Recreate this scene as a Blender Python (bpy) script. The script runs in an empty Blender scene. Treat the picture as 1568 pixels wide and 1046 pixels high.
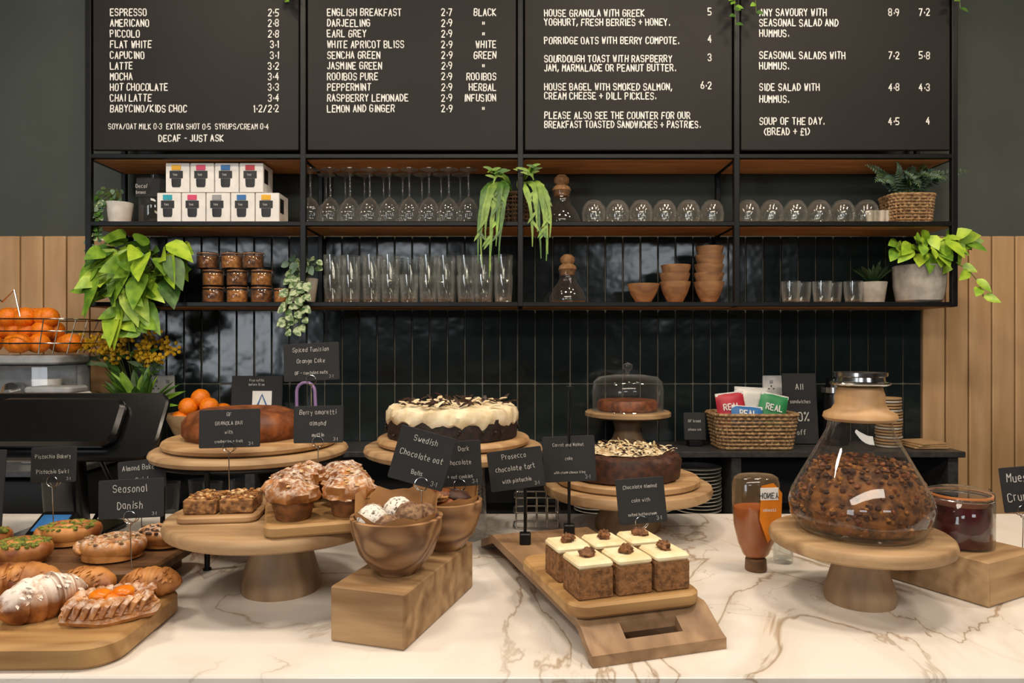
import bpy, math, random
from mathutils import Vector, Matrix, noise
pi=math.pi
sc=bpy.context.scene
R=random.Random(7)

# ------------------------------------------------------------------ materials
def col(h):
    h=h.lstrip('#'); o=[]
    for i in (0,2,4):
        c=int(h[i:i+2],16)/255
        o.append(c/12.92 if c<=.04045 else ((c+.055)/1.055)**2.4)
    return (*o,1)
def newmat(name):
    m=bpy.data.materials.new(name); m.use_nodes=True
    nt=m.node_tree; nt.nodes.clear()
    out=nt.nodes.new('ShaderNodeOutputMaterial')
    return m,nt,out
def N(nt,t,**k):
    n=nt.nodes.new(t)
    for a,b in k.items():
        if a in n.inputs: n.inputs[a].default_value=b
        else: setattr(n,a,b)
    return n
def mth(nt,op,a,b=None,c=None,clamp=False):
    n=nt.nodes.new('ShaderNodeMath'); n.operation=op; n.use_clamp=clamp
    for i,x in enumerate((a,b,c)):
        if x is None: continue
        if isinstance(x,(int,float)): n.inputs[i].default_value=x
        else: nt.links.new(x,n.inputs[i])
    return n.outputs[0]
def mixc(nt,f,a,b):
    n=nt.nodes.new('ShaderNodeMix'); n.data_type='RGBA'
    for s,x in ((n.inputs[0],f),(n.inputs[6],a),(n.inputs[7],b)):
        if isinstance(x,(tuple,float,int)): s.default_value=x
        else: nt.links.new(x,s)
    return n.outputs[2]
def mapr(nt,v,a,b,c=0.,d=1.):
    n=nt.nodes.new('ShaderNodeMapRange'); nt.links.new(v,n.inputs[0])
    for i,x in enumerate((a,b,c,d)): n.inputs[i+1].default_value=x
    return n.outputs[0]
def coords(nt,rand=True,scale=(1,1,1),rot=(0,0,0)):
    tc=N(nt,'ShaderNodeTexCoord'); mp=N(nt,'ShaderNodeMapping')
    mp.inputs['Scale'].default_value=scale; mp.inputs['Rotation'].default_value=rot
    if rand:
        oi=N(nt,'ShaderNodeObjectInfo'); v=N(nt,'ShaderNodeVectorMath'); v.operation='ADD'
        s=mth(nt,'MULTIPLY',oi.outputs['Random'],9.)
        nt.links.new(tc.outputs['Object'],v.inputs[0]); nt.links.new(s,v.inputs[1])
        nt.links.new(v.outputs[0],mp.inputs['Vector'])
    else: nt.links.new(tc.outputs['Object'],mp.inputs['Vector'])
    return mp.outputs[0]
def bsdf(nt,out,rough=.5,metal=0.,spec=.5):
    b=N(nt,'ShaderNodeBsdfPrincipled'); b.inputs['Roughness'].default_value=rough
    b.inputs['Metallic'].default_value=metal; b.inputs['Specular IOR Level'].default_value=spec
    nt.links.new(b.outputs[0],out.inputs[0]); return b
def bump(nt,b,h,st=.3,dist=.002):
    n=N(nt,'ShaderNodeBump'); n.inputs['Strength'].default_value=st; n.inputs['Distance'].default_value=dist
    nt.links.new(h,n.inputs['Height']); nt.links.new(n.outputs[0],b.inputs['Normal'])
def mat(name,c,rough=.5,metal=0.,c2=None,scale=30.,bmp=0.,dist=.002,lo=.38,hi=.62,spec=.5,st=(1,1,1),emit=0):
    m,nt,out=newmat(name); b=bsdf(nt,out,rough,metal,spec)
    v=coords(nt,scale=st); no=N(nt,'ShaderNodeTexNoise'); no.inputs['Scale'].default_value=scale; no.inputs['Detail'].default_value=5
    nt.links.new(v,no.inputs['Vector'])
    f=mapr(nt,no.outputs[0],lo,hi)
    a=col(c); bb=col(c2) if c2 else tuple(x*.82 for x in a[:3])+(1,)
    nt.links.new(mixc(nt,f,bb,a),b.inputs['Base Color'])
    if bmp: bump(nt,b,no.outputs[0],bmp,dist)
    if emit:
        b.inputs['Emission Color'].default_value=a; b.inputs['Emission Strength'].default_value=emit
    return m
def wood(name,c1,c2,rough=.5,axis='X',sc_=1.,ring=.5,fr=38.):
    m,nt,out=newmat(name); b=bsdf(nt,out,rough,0,.35)
    s={'X':(2.2,26,26),'Y':(26,2.2,26),'Z':(26,26,2.2)}[axis]; s=tuple(x*sc_ for x in s)
    v=coords(nt,scale=s)
    n1=N(nt,'ShaderNodeTexNoise'); n1.inputs['Scale'].default_value=1.6; n1.inputs['Detail'].default_value=8; n1.inputs['Distortion'].default_value=.6
    nt.links.new(v,n1.inputs['Vector'])
    s2={'X':(1.2,7,7),'Y':(7,1.2,7),'Z':(7,7,1.2)}[axis]; s2=tuple(x*sc_ for x in s2)
    v2=coords(nt,scale=s2)
    n2=N(nt,'ShaderNodeTexNoise'); n2.inputs['Scale'].default_value=1.3; n2.inputs['Detail'].default_value=2; n2.inputs['Distortion'].default_value=.3
    nt.links.new(v2,n2.inputs['Vector'])
    w=mth(nt,'SINE',mth(nt,'MULTIPLY',n2.outputs[0],fr)); w=mapr(nt,w,-1,1)
    n3=N(nt,'ShaderNodeTexNoise'); n3.inputs['Scale'].default_value=3.; n3.inputs['Detail'].default_value=3; nt.links.new(coords(nt),n3.inputs['Vector'])
    f=mth(nt,'ADD',mth(nt,'MULTIPLY',mapr(nt,n1.outputs[0],.3,.7),1-ring),mth(nt,'MULTIPLY',w,ring),clamp=True)
    c=mixc(nt,f,col(c1),col(c2)); d=tuple(x*.62 for x in col(c2)[:3])+(1,)
    c=mixc(nt,mth(nt,'MULTIPLY',mapr(nt,n3.outputs[0],.5,.75),.45),c,d)
    nt.links.new(c,b.inputs['Base Color'])
    bump(nt,b,n1.outputs[0],.2,.001)
    return m
def glass(name,tint=(.97,.98,.97),edge=(.72,.75,.73),refl=.05,k=.75,p=3.,rough=.02,paintglint=.012,paintrim=.3,paintcol=(.85,.84,.8)):
    m,nt,out=newmat(name)
    lw=N(nt,'ShaderNodeLayerWeight'); lw.inputs['Blend'].default_value=.5
    pw=mth(nt,'POWER',lw.outputs['Facing'],p)
    fac=mth(nt,'ADD',mth(nt,'MULTIPLY',pw,k),refl,clamp=True)
    t=N(nt,'ShaderNodeBsdfTransparent'); nt.links.new(mixc(nt,mth(nt,'POWER',lw.outputs['Facing'],2.5),(*tint,1),(*edge,1)),t.inputs[0])
    d=N(nt,'ShaderNodeBsdfDiffuse'); d.inputs[0].default_value=(*paintcol,1)
    m0=N(nt,'ShaderNodeMixShader'); nt.links.new(mth(nt,'ADD',mth(nt,'MULTIPLY',pw,paintrim),paintglint,clamp=True),m0.inputs[0]); nt.links.new(t.outputs[0],m0.inputs[1]); nt.links.new(d.outputs[0],m0.inputs[2])  # pale diffuse mixed in, stronger at grazing angles, paints bright glass edges
    g=N(nt,'ShaderNodeBsdfGlossy'); g.inputs['Roughness'].default_value=rough
    mx=N(nt,'ShaderNodeMixShader'); nt.links.new(fac,mx.inputs[0]); nt.links.new(m0.outputs[0],mx.inputs[1]); nt.links.new(g.outputs[0],mx.inputs[2])
    nt.links.new(mx.outputs[0],out.inputs[0]); return m
def sugared(name,c1,c2,thr=.52,amount=.9,white='#efe6da',scale=60,rough=.6):
    m,nt,out=newmat(name); b=bsdf(nt,out,rough,0,.3)
    v=coords(nt); n=N(nt,'ShaderNodeTexNoise'); n.inputs['Scale'].default_value=28; n.inputs['Detail'].default_value=6; nt.links.new(v,n.inputs[0])
    base=mixc(nt,mapr(nt,n.outputs[0],.35,.65),col(c1),col(c2))
    n2=N(nt,'ShaderNodeTexNoise'); n2.inputs['Scale'].default_value=scale; n2.inputs['Detail'].default_value=10; n2.inputs['Roughness'].default_value=.7; nt.links.new(v,n2.inputs[0])
    ge=N(nt,'ShaderNodeNewGeometry'); sx=N(nt,'ShaderNodeSeparateXYZ'); nt.links.new(ge.outputs['Normal'],sx.inputs[0])
    up=mapr(nt,sx.outputs[2],.0,.9)
    f=mth(nt,'MULTIPLY',mapr(nt,n2.outputs[0],thr-.06,thr+.12),mth(nt,'MULTIPLY',up,amount),clamp=True)
    nt.links.new(mixc(nt,f,base,col(white)),b.inputs['Base Color']); bump(nt,b,n2.outputs[0],.4,.002); return m

W_light=wood('oak_light','#c6a276','#9a744c',.5,'X')
W_board=wood('board_wood','#c29b66','#8d673e',.5,'X',1,.4)
W_boardY=wood('board_wood_y','#ab8a68','#7d6045',.5,'Y',1,.4)
W_dark=wood('board_wood_dark','#7c5a3c','#4e3625',.45,'X',1,.4)
W_stand=wood('mango_wood','#c0a077','#8a6a4a',.5,'X',.8,.4)
W_ped=wood('mango_wood_pedestal','#a68b6c','#7a6047',.5,'Z',.8,.4)
W_box=wood('rustic_box_wood','#bd9c72','#7d5c3b',.6,'X',.9,.45,42)
W_bowl=wood('olive_bowl_wood','#b48c63','#60402a',.42,'X',1.1,.7,62)
W_bowl2=wood('teak_bowl_wood','#a67b52','#72503a',.5,'X',1.2,.4)
W_shelf=wood('shelf_wood','#c48c55','#9a683c',.5,'X',1,.4)
W_panel=wood('oak_panel','#c8a47b','#af8a60',.55,'Z',.6,.3)
W_collar=wood('collar_wood','#cfa97c','#b58c60',.45,'Z',.8,.3)
BLK=mat('black_metal','#141617',.42,.5,c2='#0f1112')
CARD=mat('chalk_card','#1f2022',.75,0,c2='#191a1c',scale=15)
BOARD=mat('menu_board_black','#1b1817',.6,0,c2='#171413',scale=4,spec=.3)
CHALK=mat('chalk_white_glow','#f2efe9',.8,0,c2='#e6e3dc',emit=.10)  # faint emission added, so the lettering glows by itself
CHALK2=mat('chalk_thin','#cfccc6',.8)
GLASS=glass('clear_glass')
GLASSJ=glass('jar_glass',(.97,.96,.94),(.6,.56,.48),.05,.75,3,.02,.008,.1)
GLASSD=glass('smoky_glass',(.86,.83,.78),(.45,.42,.37),.06,.75,3,.03,.012,.15)
GLASST=glass('tumbler_glass',(.95,.96,.95),(.62,.65,.64),.075,.7,2.2,.04,.014,.42)
GLASSC=glass('cloche_glass',(.98,.98,.98),(.7,.74,.72),.05,.8,3,.01,.01,.3)
CHROME=mat('chrome','#c9c9c6',.18,1.,c2='#b8b8b6')
WHITE=mat('white_card','#e8e6e2',.6,0,c2='#dedcd8')
WHITEP=mat('white_plastic','#dddcd8',.35)
CREAM=mat('cream_icing','#f0e2bc',.55,0,c2='#e2cf9f',scale=40,bmp=.4)
CREAMW=mat('cream_white','#eadcbc',.6,0,c2='#d2be96',scale=35,bmp=.6)
FLAKE=mat('almond_flake','#d8bb8c',.6,0,c2='#b58d58')
CHOC=mat('chocolate_sponge','#2a1711',.7,0,c2='#150b08',scale=90,bmp=.7)
CURL=mat('chocolate_curl','#3a2017',.5,0,c2='#24120c')
SPONGE=mat('carrot_sponge','#97693f',.85,0,c2='#5e3f24',scale=130,bmp=1.,dist=.004,lo=.3,hi=.6)
BAKE=mat('baked_brown','#8a4c22',.5,0,c2='#5a2d12',scale=40,bmp=.5)
BAKED=mat('baked_dark','#4d2a18',.6,0,c2='#2e170d',scale=60,bmp=.6)
TRAYB=mat('traybake','#ac7a46',.75,0,c2='#5c3a1c',scale=100,bmp=1.,dist=.004)
PASTRY=mat('pastry_gold','#c88a4a',.5,0,c2='#84491f',scale=22,bmp=.4)
SUG=sugared('pastry_sugared','#b9783c','#6b3816',.40,1.,'#f3ece2',45)
SUGL=sugared('pastry_light_sugar','#c98c4c','#84491f',.50,.7,'#efe6da',90)
MUFF=sugared('muffin_top','#b87a3e','#744019',.50,.8,'#efe6da',110)
MUFB=mat('muffin_base','#8a562c',.65,0,c2='#5e3918',scale=50,bmp=.5)
PIST=mat('pistachio_crumb','#8a9138',.85,0,c2='#4f581c',scale=120,bmp=1,dist=.004)
NUTS=mat('nut_crumb','#cdb28a',.8,0,c2='#5d3b20',scale=120,bmp=1,dist=.004)
CURD=mat('apricot','#f0961c',.3,0,c2='#d9720c',scale=30)
WALNUT=mat('walnut','#8a5a33',.6,0,c2='#4f2f15',scale=120,bmp=1,dist=.003)
COCO=mat('coconut_ball','#e9e4da',.85,0,c2='#5a4a3e',scale=190,bmp=1,lo=.34,hi=.46)
CHBALL=mat('cocoa_ball','#9a7a5c',.85,0,c2='#5a3d2c',scale=120,bmp=1)
PAPER=mat('brown_parchment','#b98a57',.75,0,c2='#9a6d40',scale=14,bmp=.4,dist=.004)
GRAN=mat('granola','#8f5c2b',.75,0,c2='#4a2a12',scale=60,bmp=1.,dist=.005)
GRAN2=mat('granola_light','#b57c3c',.75,0,c2='#7e4d1f',scale=80)
GRAN3=mat('granola_dark','#54301a',.75,0,c2='#331b0e',scale=80)
JAM=mat('jam','#4a0a12',.2,0,c2='#33060b',scale=30)
MARMA=mat('marmalade','#c66a16',.25,0,c2='#9a4a0c')
SEAL=mat('rubber_seal','#d98a4c',.5)
HONEY=mat('honey','#a85a12',.2,0,c2='#8a450c',scale=10)
HLAB=mat('honey_label','#e0831c',.5)
ORG=mat('orange_peel','#f08a14',.45,0,c2='#e06f0a',scale=160,bmp=.5,dist=.001)
LIME=mat('pothos_leaf','#86ad36',.4,0,c2='#557f24',scale=25)
LIME2=mat('golden_pothos_leaf','#b0cc3c',.4,0,c2='#7ca62c',scale=25)
GREEN=mat('green_leaf','#4c762d',.45,0,c2='#31531e',scale=30)
DGREEN=mat('dark_leaf','#2f4a2a',.45,0,c2='#1d3319',scale=40)
SAGE=mat('sage_fern','#5d7862',.55,0,c2='#3d5946',scale=40)
VARI=mat('variegated_leaf','#a9b890',.5,0,c2='#4a6a39',scale=70,lo=.45,hi=.55)
HANGL=mat('staghorn_leaf','#8ca84a',.5,0,c2='#5e8030',scale=20)
STEM=mat('plant_stem','#5f6d32',.6)
YEL=mat('mimosa_yellow','#e0b414',.7,0,c2='#b98d0c',scale=200)
CONC=mat('concrete_pot','#aba69c',.8,0,c2='#938e85',scale=25,bmp=.3)
WPOT=mat('white_pot','#d6d3cc',.5)
SOIL=mat('soil','#2b1f17',.9)
WICK=mat('wicker','#a88860',.7,0,c2='#725536',scale=80,bmp=.6)
WICKD=mat('wicker_dark','#6e5236',.75,0,c2='#3f2d1c',scale=80,bmp=.6)
CORK=mat('cork','#a07850',.8,0,c2='#805b38',scale=80)
GREY=mat('grey_plastic','#9a9c9e',.4)
DGREY=mat('dark_plastic','#0e0f11',.22,0,c2='#0b0c0d')
COUNT=mat('dark_counter_stone','#3b3a3a',.4,0,c2='#2c2b2b',scale=60)
CAB=mat('dark_cabinet','#18191a',.6)
PLATE=mat('stoneware_plate','#c4bdb0',.4,0,c2='#aaa396')
KRAFT=mat('kraft','#b08d62',.8)
PURP=mat('purple_plastic','#9c7fb0',.3)
BLUE=mat('blue_print','#2f6fb0',.5); RED=mat('red_print','#b8283a',.5); TEAL=mat('teal_print','#27a3b5',.5)
YLW=mat('yellow_print','#f2b81c',.5); PINK=mat('pink_print','#d8436e',.5); GRN=mat('green_print','#2f8a55',.5)
PBLK=mat('black_print','#1a1a1c',.5)

# ------------------------------------------------------------------ text glyphs
G={'A':'02 28 42|14 34','B':'02 08 38 47 46 35 05|35 44 43 32 02','C':'47 38 18 07 03 12 32 43','D':'02 08 28 46 44 22 02','E':'48 08 02 42|05 35','F':'48 08 02|05 35','G':'47 38 18 07 03 12 32 43 45 25','H':'08 02|48 42|05 45','I':'18 12','J':'38 33 22 12 03','K':'08 02|48 05 42','L':'08 02 42','M':'02 08 25 48 42','N':'02 08 42 48','O':'18 07 03 12 32 43 47 38 18','P':'02 08 38 47 46 35 05','Q':'18 07 03 12 32 43 47 38 18|24 42','R':'02 08 38 47 46 35 05|25 42','S':'47 38 18 07 06 15 35 44 43 32 12 03','T':'08 48|28 22','U':'08 03 12 32 43 48','V':'08 22 48','W':'08 12 26 32 48','X':'08 42|02 48','Y':'08 25 48|25 22','Z':'08 48 02 42',
'0':'18 07 03 12 32 43 47 38 18','1':'07 18 12','2':'07 18 38 47 46 02 42','3':'07 18 38 47 46 35 25|35 44 43 32 12 03','4':'38 04 44|36 32','5':'48 08 05 35 44 43 32 02','6':'38 15 03 12 32 43 44 35 05','7':'08 48 12','8':'18 07 06 15 35 44 43 32 12 03 04 15|35 46 47 38 18','9':'45 15 06 07 18 38 47 45 22',
'.':'12 13','~':'14 15',',':'13 01','-':'05 25','/':'02 48','+':'05 45|27 23',"'":'18 17','(':'28 06 04 22',')':'08 26 24 02','"':'06 04|26 24','%':'08 18 17 07 08|02 48|33 43 42 32 33','$':'47 38 18 17 13 02|02 42|05 35',
'a':'36 16 05 03 12 32|36 32','b':'08 02 22 33 35 26 06','c':'36 16 05 03 12 32','d':'38 32 12 03 05 16 36','e':'04 34 35 26 16 05 03 12 32','f':'38 28 17 12|06 26','g':'36 16 05 04 13 33|36 31 20 10','h':'08 02|05 16 26 35 32','i':'16 12|17 18','j':'26 21 10','k':'08 02|36 04 32','l':'18 12','m':'06 02|05 16 26 22|25 36 46 42','n':'06 02|05 16 26 35 32','o':'16 05 03 12 22 33 35 26 16','p':'06 00|06 26 35 33 22 02','q':'30 36 16 05 03 12 32','r':'06 02|05 16 26','s':'36 16 05 14 24 33 22 02','t':'18 13 22 32|06 36','u':'06 03 12 22 33 36|33 32','v':'06 12 36','w':'06 12 24 32 46','x':'06 32|02 36','y':'06 14|36 10','z':'06 36 02 32'}
GP={}
for k_,s_ in G.items():
    st=[[(int(p[0]),int(p[1])) for p in q.split()] for q in s_.split('|')]
    GP[k_]=(st,max(p[0] for q in st for p in q))
GAP=2.25

# ------------------------------------------------------------------ mesh builder
def T(x,y,z): return Matrix.Translation((x,y,z))
def RX(a): return Matrix.Rotation(a,4,'X')
def RY(a): return Matrix.Rotation(a,4,'Y')
def RZ(a): return Matrix.Rotation(a,4,'Z')
def rr(w,d,r,n=4):
    r=min(r,w/2-1e-5,d/2-1e-5); o=[]
    for cx,cy,a0 in ((w/2-r,-d/2+r,-pi/2),(w/2-r,d/2-r,0),(-w/2+r,d/2-r,pi/2),(-w/2+r,-d/2+r,pi)):
        for i in range(n+1):
            a=a0+pi/2*i/n; o.append((cx+r*math.cos(a),cy+r*math.sin(a)))
    return o
class B:
    def __init__(s,name,loc=(0,0,0),rz=0.):
        s.name=name; s.loc=loc; s.rz=rz; s.v=[]; s.f=[]; s.m=[]; s.mats=[]
    def add(s,vs,fs,mt,M=None):
        if mt not in s.mats: s.mats.append(mt)
        mi=s.mats.index(mt); o=len(s.v)
        if M is not None: vs=[tuple(M@Vector(v)) for v in vs]
        s.v.extend(vs); s.f.extend([tuple(i+o for i in f) for f in fs]); s.m.extend([mi]*len(fs))
    def lathe(s,prof,mt,M=None,seg=32,fn=None,sx=1,sy=1):
        vs=[];rings=[]
        for (r,z) in prof:
            if r<1e-6: rings.append([len(vs)]); vs.append((0,0,z)); continue
            ids=[]
            for i in range(seg):
                a=2*pi*i/seg; r2,z2=(r,z) if fn is None else fn(r,z,a)
                ids.append(len(vs)); vs.append((r2*math.cos(a)*sx,r2*math.sin(a)*sy,z2))
            rings.append(ids)
        fs=[]
        for A,C in zip(rings,rings[1:]):
            if len(A)==1 and len(C)==1: continue
            for i in range(seg):
                j=(i+1)%seg
                if len(A)==1: fs.append((A[0],C[j],C[i]))
                elif len(C)==1: fs.append((A[i],A[j],C[0]))
                else: fs.append((A[i],A[j],C[j],C[i]))
        s.add(vs,fs,mt,M)
    def slab(s,w,d,z0,z1,mt,r=.01,bev=.003,M=None,n=4):
        bev=min(bev,(z1-z0)/2.01); vs=[];L=4*(n+1);fs=[]
        for ins,z in ((bev,z0),(0,z0+bev),(0,z1-bev),(bev,z1)):
            vs+=[(x,y,z) for x,y in rr(w-2*ins,d-2*ins,max(r-ins,.0004),n)]
        for k in range(3):
            for i in range(L):
                j=(i+1)%L; fs.append((k*L+i,k*L+j,(k+1)*L+j,(k+1)*L+i))
        fs.append(tuple(reversed(range(L)))); fs.append(tuple(range(3*L,4*L)))
        s.add(vs,fs,mt,M)
    def box(s,c,sz,mt,bev=.002,M=None):
        MM=T(*c) if M is None else M@T(*c)
        s.slab(sz[0],sz[1],-sz[2]/2,sz[2]/2,mt,bev,bev,MM,1)
    def tube(s,pts,r,mt,seg=6,closed=False,M=None,flat=1.):
        P=[Vector(p) for p in pts]; n=len(P); rs=r if isinstance(r,(list,tuple)) else [r]*n
        vs=[];fs=[];prev=None
        for i in range(n):
            a=P[(i-1)%n] if (closed or i>0) else P[i]; c=P[(i+1)%n] if (closed or i<n-1) else P[i]
            t=(c-a); t=t.normalized() if t.length>1e-9 else Vector((0,0,1))
            if prev is None:
                u=t.cross(Vector((0,0,1)))
                if u.length<.05: u=t.cross(Vector((0,1,0)))
            else: u=prev-t*prev.dot(t)
            if u.length<1e-6: u=t.orthogonal()
            u.normalize(); prev=u; w=t.cross(u)
            for k in range(seg):
                an=2*pi*k/seg; vs.append(tuple(P[i]+(u*math.cos(an)+w*math.sin(an)*flat)*rs[i]))
        for i in range(n if closed else n-1):
            for k in range(seg):
                k2=(k+1)%seg; i2=(i+1)%n
                fs.append((i*seg+k,i*seg+k2,i2*seg+k2,i2*seg+k))
        if not closed: fs.append(tuple(reversed(range(seg)))); fs.append(tuple(range((n-1)*seg,n*seg)))
        s.add(vs,fs,mt,M)
    def blob(s,c,rad,mt,amp=.1,fr=3.,seed=0.,nu=16,nv=10,M=None,flatb=None):
        vs=[];fs=[]
        for j in range(nv+1):
            th=pi*j/nv
            for i in range(nu):
                ph=2*pi*i/nu; d=Vector((math.sin(th)*math.cos(ph),math.sin(th)*math.sin(ph),-math.cos(th)))
                k=1+amp*noise.noise(d*fr+Vector((seed*3.1,seed*1.7,seed)))*1.6
                z=d.z*k*rad[2]
                if flatb is not None: z=max(z,flatb)
                vs.append((c[0]+d.x*k*rad[0],c[1]+d.y*k*rad[1],c[2]+z))
        for j in range(nv):
            for i in range(nu):
                i2=(i+1)%nu; fs.append((j*nu+i,j*nu+i2,(j+1)*nu+i2,(j+1)*nu+i))
        s.add(vs,fs,mt,M)
    def leaf(s,base,d,n,L,W,mt,droop=.3,shape='heart',fold=.15,M=None):
        prof={'heart':[.15,.85,1,.85,.5,.03],'lance':[.15,.7,1,.85,.5,.03],'strap':[.6,.9,1,.9,.65,.05],'round':[.2,.9,1.05,1.,.7,.2]}[shape]
        d=Vector(d).normalized(); n=Vector(n); n=(n-d*n.dot(d))
        if n.length<1e-4: n=d.orthogonal()
        n.normalize(); sd=d.cross(n); base=Vector(base); vs=[];fs=[]
        K=len(prof)
        for i,w in enumerate(prof):
            t=i/(K-1); p=base+d*L*t+Vector((0,0,-1))*droop*L*t*t
            hw=W/2*w
            vs+= [tuple(p-sd*hw+n*hw*fold),tuple(p),tuple(p+sd*hw+n*hw*fold)]
        for i in range(K-1):
            a=i*3; fs+=[(a,a+1,a+4,a+3),(a+1,a+2,a+5,a+4)]
        s.add(vs,fs,mt,M)
    def ribbon(s,pts,ws,mt,side=None,M=None,fold=.2):
        P=[Vector(p) for p in pts];vs=[];fs=[]
        for i,p in enumerate(P):
            t=(P[min(i+1,len(P)-1)]-P[max(i-1,0)]).normalized()
            sd=Vector(side) if side else t.cross(Vector((0,-1,0.3)))
            sd=(sd-t*sd.dot(t))
            if sd.length<1e-4: sd=t.orthogonal()
            sd.normalize(); nn=sd.cross(t); w=ws[i]/2
            vs+=[tuple(p-sd*w),tuple(p+nn*w*fold),tuple(p+sd*w)]
        for i in range(len(P)-1):
            a=i*3; fs+=[(a,a+1,a+4,a+3),(a+1,a+2,a+5,a+4)]
        s.add(vs,fs,mt,M)
    def text(s,t,x,z,y,cap,mt,ux=None,align='L',sw=None,M=None,jit=.04):
        uy=cap/6; ux=ux or uy*.75; sw=sw or cap*.13
        tot=0
        for ch in t: tot+= (GP[ch][1]+GAP)*ux if ch in GP else 3.2*ux
        if align=='C': x-=tot/2
        if align=='R': x-=tot
        vs=[];fs=[]
        for ch in t:
            if ch not in GP: x+=3.2*ux; continue
            st,w=GP[ch]; ja=R.uniform(-jit,jit); jz=R.uniform(-1,1)*cap*jit*.8
            for q in st:
                pts=[(x+px*ux+(py-2)*uy*ja,z+(py-2)*uy+jz) for px,py in q]
                for (a,b2),(c,d) in zip(pts,pts[1:]):
                    L=math.hypot(c-a,d-b2) or 1e-6; nx,nz=-(d-b2)/L*sw/2,(c-a)/L*sw/2
                    o=len(vs); vs+=[(a+nx,y,b2+nz),(a-nx,y,b2-nz),(c-nx,y,d-nz),(c+nx,y,d+nz)]; fs.append((o,o+1,o+2,o+3))
                for a,b2 in pts:
                    o=len(vs); vs+=[(a+sw/2*math.cos(k*pi/3),y,b2+sw/2*math.sin(k*pi/3)) for k in range(6)]; fs.append(tuple(range(o,o+6)))
            x+=(w+GAP)*ux
        s.add(vs,fs,mt,M)
    def done(s,angle=40):
        me=bpy.data.meshes.new(s.name); me.from_pydata([tuple(v) for v in s.v],[],s.f)
        for m in s.mats: me.materials.append(m)
        me.polygons.foreach_set('material_index',s.m)
        me.polygons.foreach_set('use_smooth',[True]*len(s.f))
        me.update()
        try: me.set_sharp_from_angle(angle=math.radians(angle))
        except Exception: pass
        o=bpy.data.objects.new(s.name,me); sc.collection.objects.link(o)
        o.location=s.loc; o.rotation_euler=(0,0,s.rz); return o

# ------------------------------------------------------------------ room shell
ZC=3.1
WALLG=mat('wall_paint_green','#494f4a',.8,0,c2='#434944',scale=3)
b=B('wall_back'); b.box((0,2.77,ZC/2),(11,.1,ZC),WALLG,.001); b.done()
TILE,nt,out=newmat('glazed_tile_dark'); bs=bsdf(nt,out,.16,0,.45)
v=coords(nt,False); n=N(nt,'ShaderNodeTexNoise'); n.inputs['Scale'].default_value=11; n.inputs['Detail'].default_value=2; nt.links.new(v,n.inputs[0])
nt.links.new(mixc(nt,n.outputs[0],col('#0e1415'),col('#202b2b')),bs.inputs['Base Color']); bump(nt,bs,n.outputs[0],.3,.009)
GROUT=mat('grout','#8a867a',.9)
b=B('wall_back_tiles'); x0,x1=-1.51,1.552
b.box(((x0+x1)/2,2.712,1.215),(x1-x0,.014,1.13),GROUT,.001)
nx=46; pw=(x1-x0)/nx; zt=[1.77,1.49,1.21,.93,.65]
for i in range(nx):
    for j in range(4):
        zc=(zt[j]+zt[j+1])/2; M=T(x0+pw*(i+.5),2.7,zc)@RX(R.gauss(0,.005))@RZ(R.gauss(0,.009))
        M=M@RX(pi/2)
        b.slab(pw-.0046,.2750,-.006,.0035,TILE,.003,.0016,M,2)
b.done()
b=B('wall_back_wood_panelling')
for xa,xb in ((-5.4,-1.515),(1.557,5.4)):
    nn=int(abs(xb-xa)/.088)
    for i in range(nn):
        xc=(xb-.044-i*.088) if xa<0 else (xa+.044+i*.088)
        b.box((xc,2.708,.885),(.082,.022,1.77),W_panel,.003)
b.done()
WALLL=mat('wall_plaster','#7a7772',.8)
b=B('wall_left'); b.box((-5.55,-.9,ZC/2),(.1,7.4,ZC),WALLL,.001); b.done()
b=B('wall_right'); b.box((5.55,-.9,ZC/2),(.1,7.4,ZC),WALLL,.001); b.done()
FL=wood('floor_boards','#8a6a48','#5f462d',.5,'Y',.5,.3)
b=B('floor'); b.box((0,-.9,-.05),(11.2,7.5,.1),FL,.001); b.done()
b=B('ceiling'); b.box((0,-.9,ZC+.05),(11.2,7.5,.1),WALLL,.001); b.done()
b=B('wall_front')
wins=[(-5.1,-3.3,.7,2.85),(-2.2,-.9,2.2,2.85),(1.5,2.9,2.3,2.95)]
xs=-5.5
for xa,xb,za,zb in wins:
    b.box(((xs+xa)/2,-4.5,ZC/2),(xa-xs,.12,ZC),WALLL,.001)
    b.box(((xa+xb)/2,-4.5,za/2),(xb-xa,.12,za),WALLL,.001)
    b.box(((xa+xb)/2,-4.5,(zb+ZC)/2),(xb-xa,.12,ZC-zb),WALLL,.001); xs=xb
b.box(((xs+5.5)/2,-4.5,ZC/2),(5.5-xs,.12,ZC),WALLL,.001); b.done()
for i,(xa,xb,za,zb) in enumerate(wins):
    b=B('window_%d'%(i+1)); zc=(za+zb)/2
    for x in (xa+.03,(xa+xb)/2,xb-.03): b.box((x,-4.5,zc),(.06,.08,zb-za),BLK,.004)
    for z in (za+.03,zb-.03)+(((za+zb)/2,) if zb-za>1 else ()): b.box(((xa+xb)/2,-4.5,z),(xb-xa,.078,.06),BLK,.004)
    b.done()
b=B('street_ground'); b.box((0,-9,-.1),(24,8.8,.1),COUNT,.001); b.done()
for k,(x,y) in enumerate(((-6.3,-8),(-4.,-9),(1.5,-9.2))):
    b=B('street_tree',(x,y,-.05)); b.tube([(0,0,0),(.05,0,1.2),(0,0,2.4)],[.12,.09,.07],W_dark,8)
    for q in range(220):
        p=Vector((R.gauss(0,.7),R.gauss(0,.5),R.gauss(2.4,.65)))
        b.leaf(p,(R.uniform(-1,1),R.uniform(-1,1),R.uniform(-1,.3)),(R.random(),R.random(),1),.34,.24,DGREEN)
    b.done()

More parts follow.
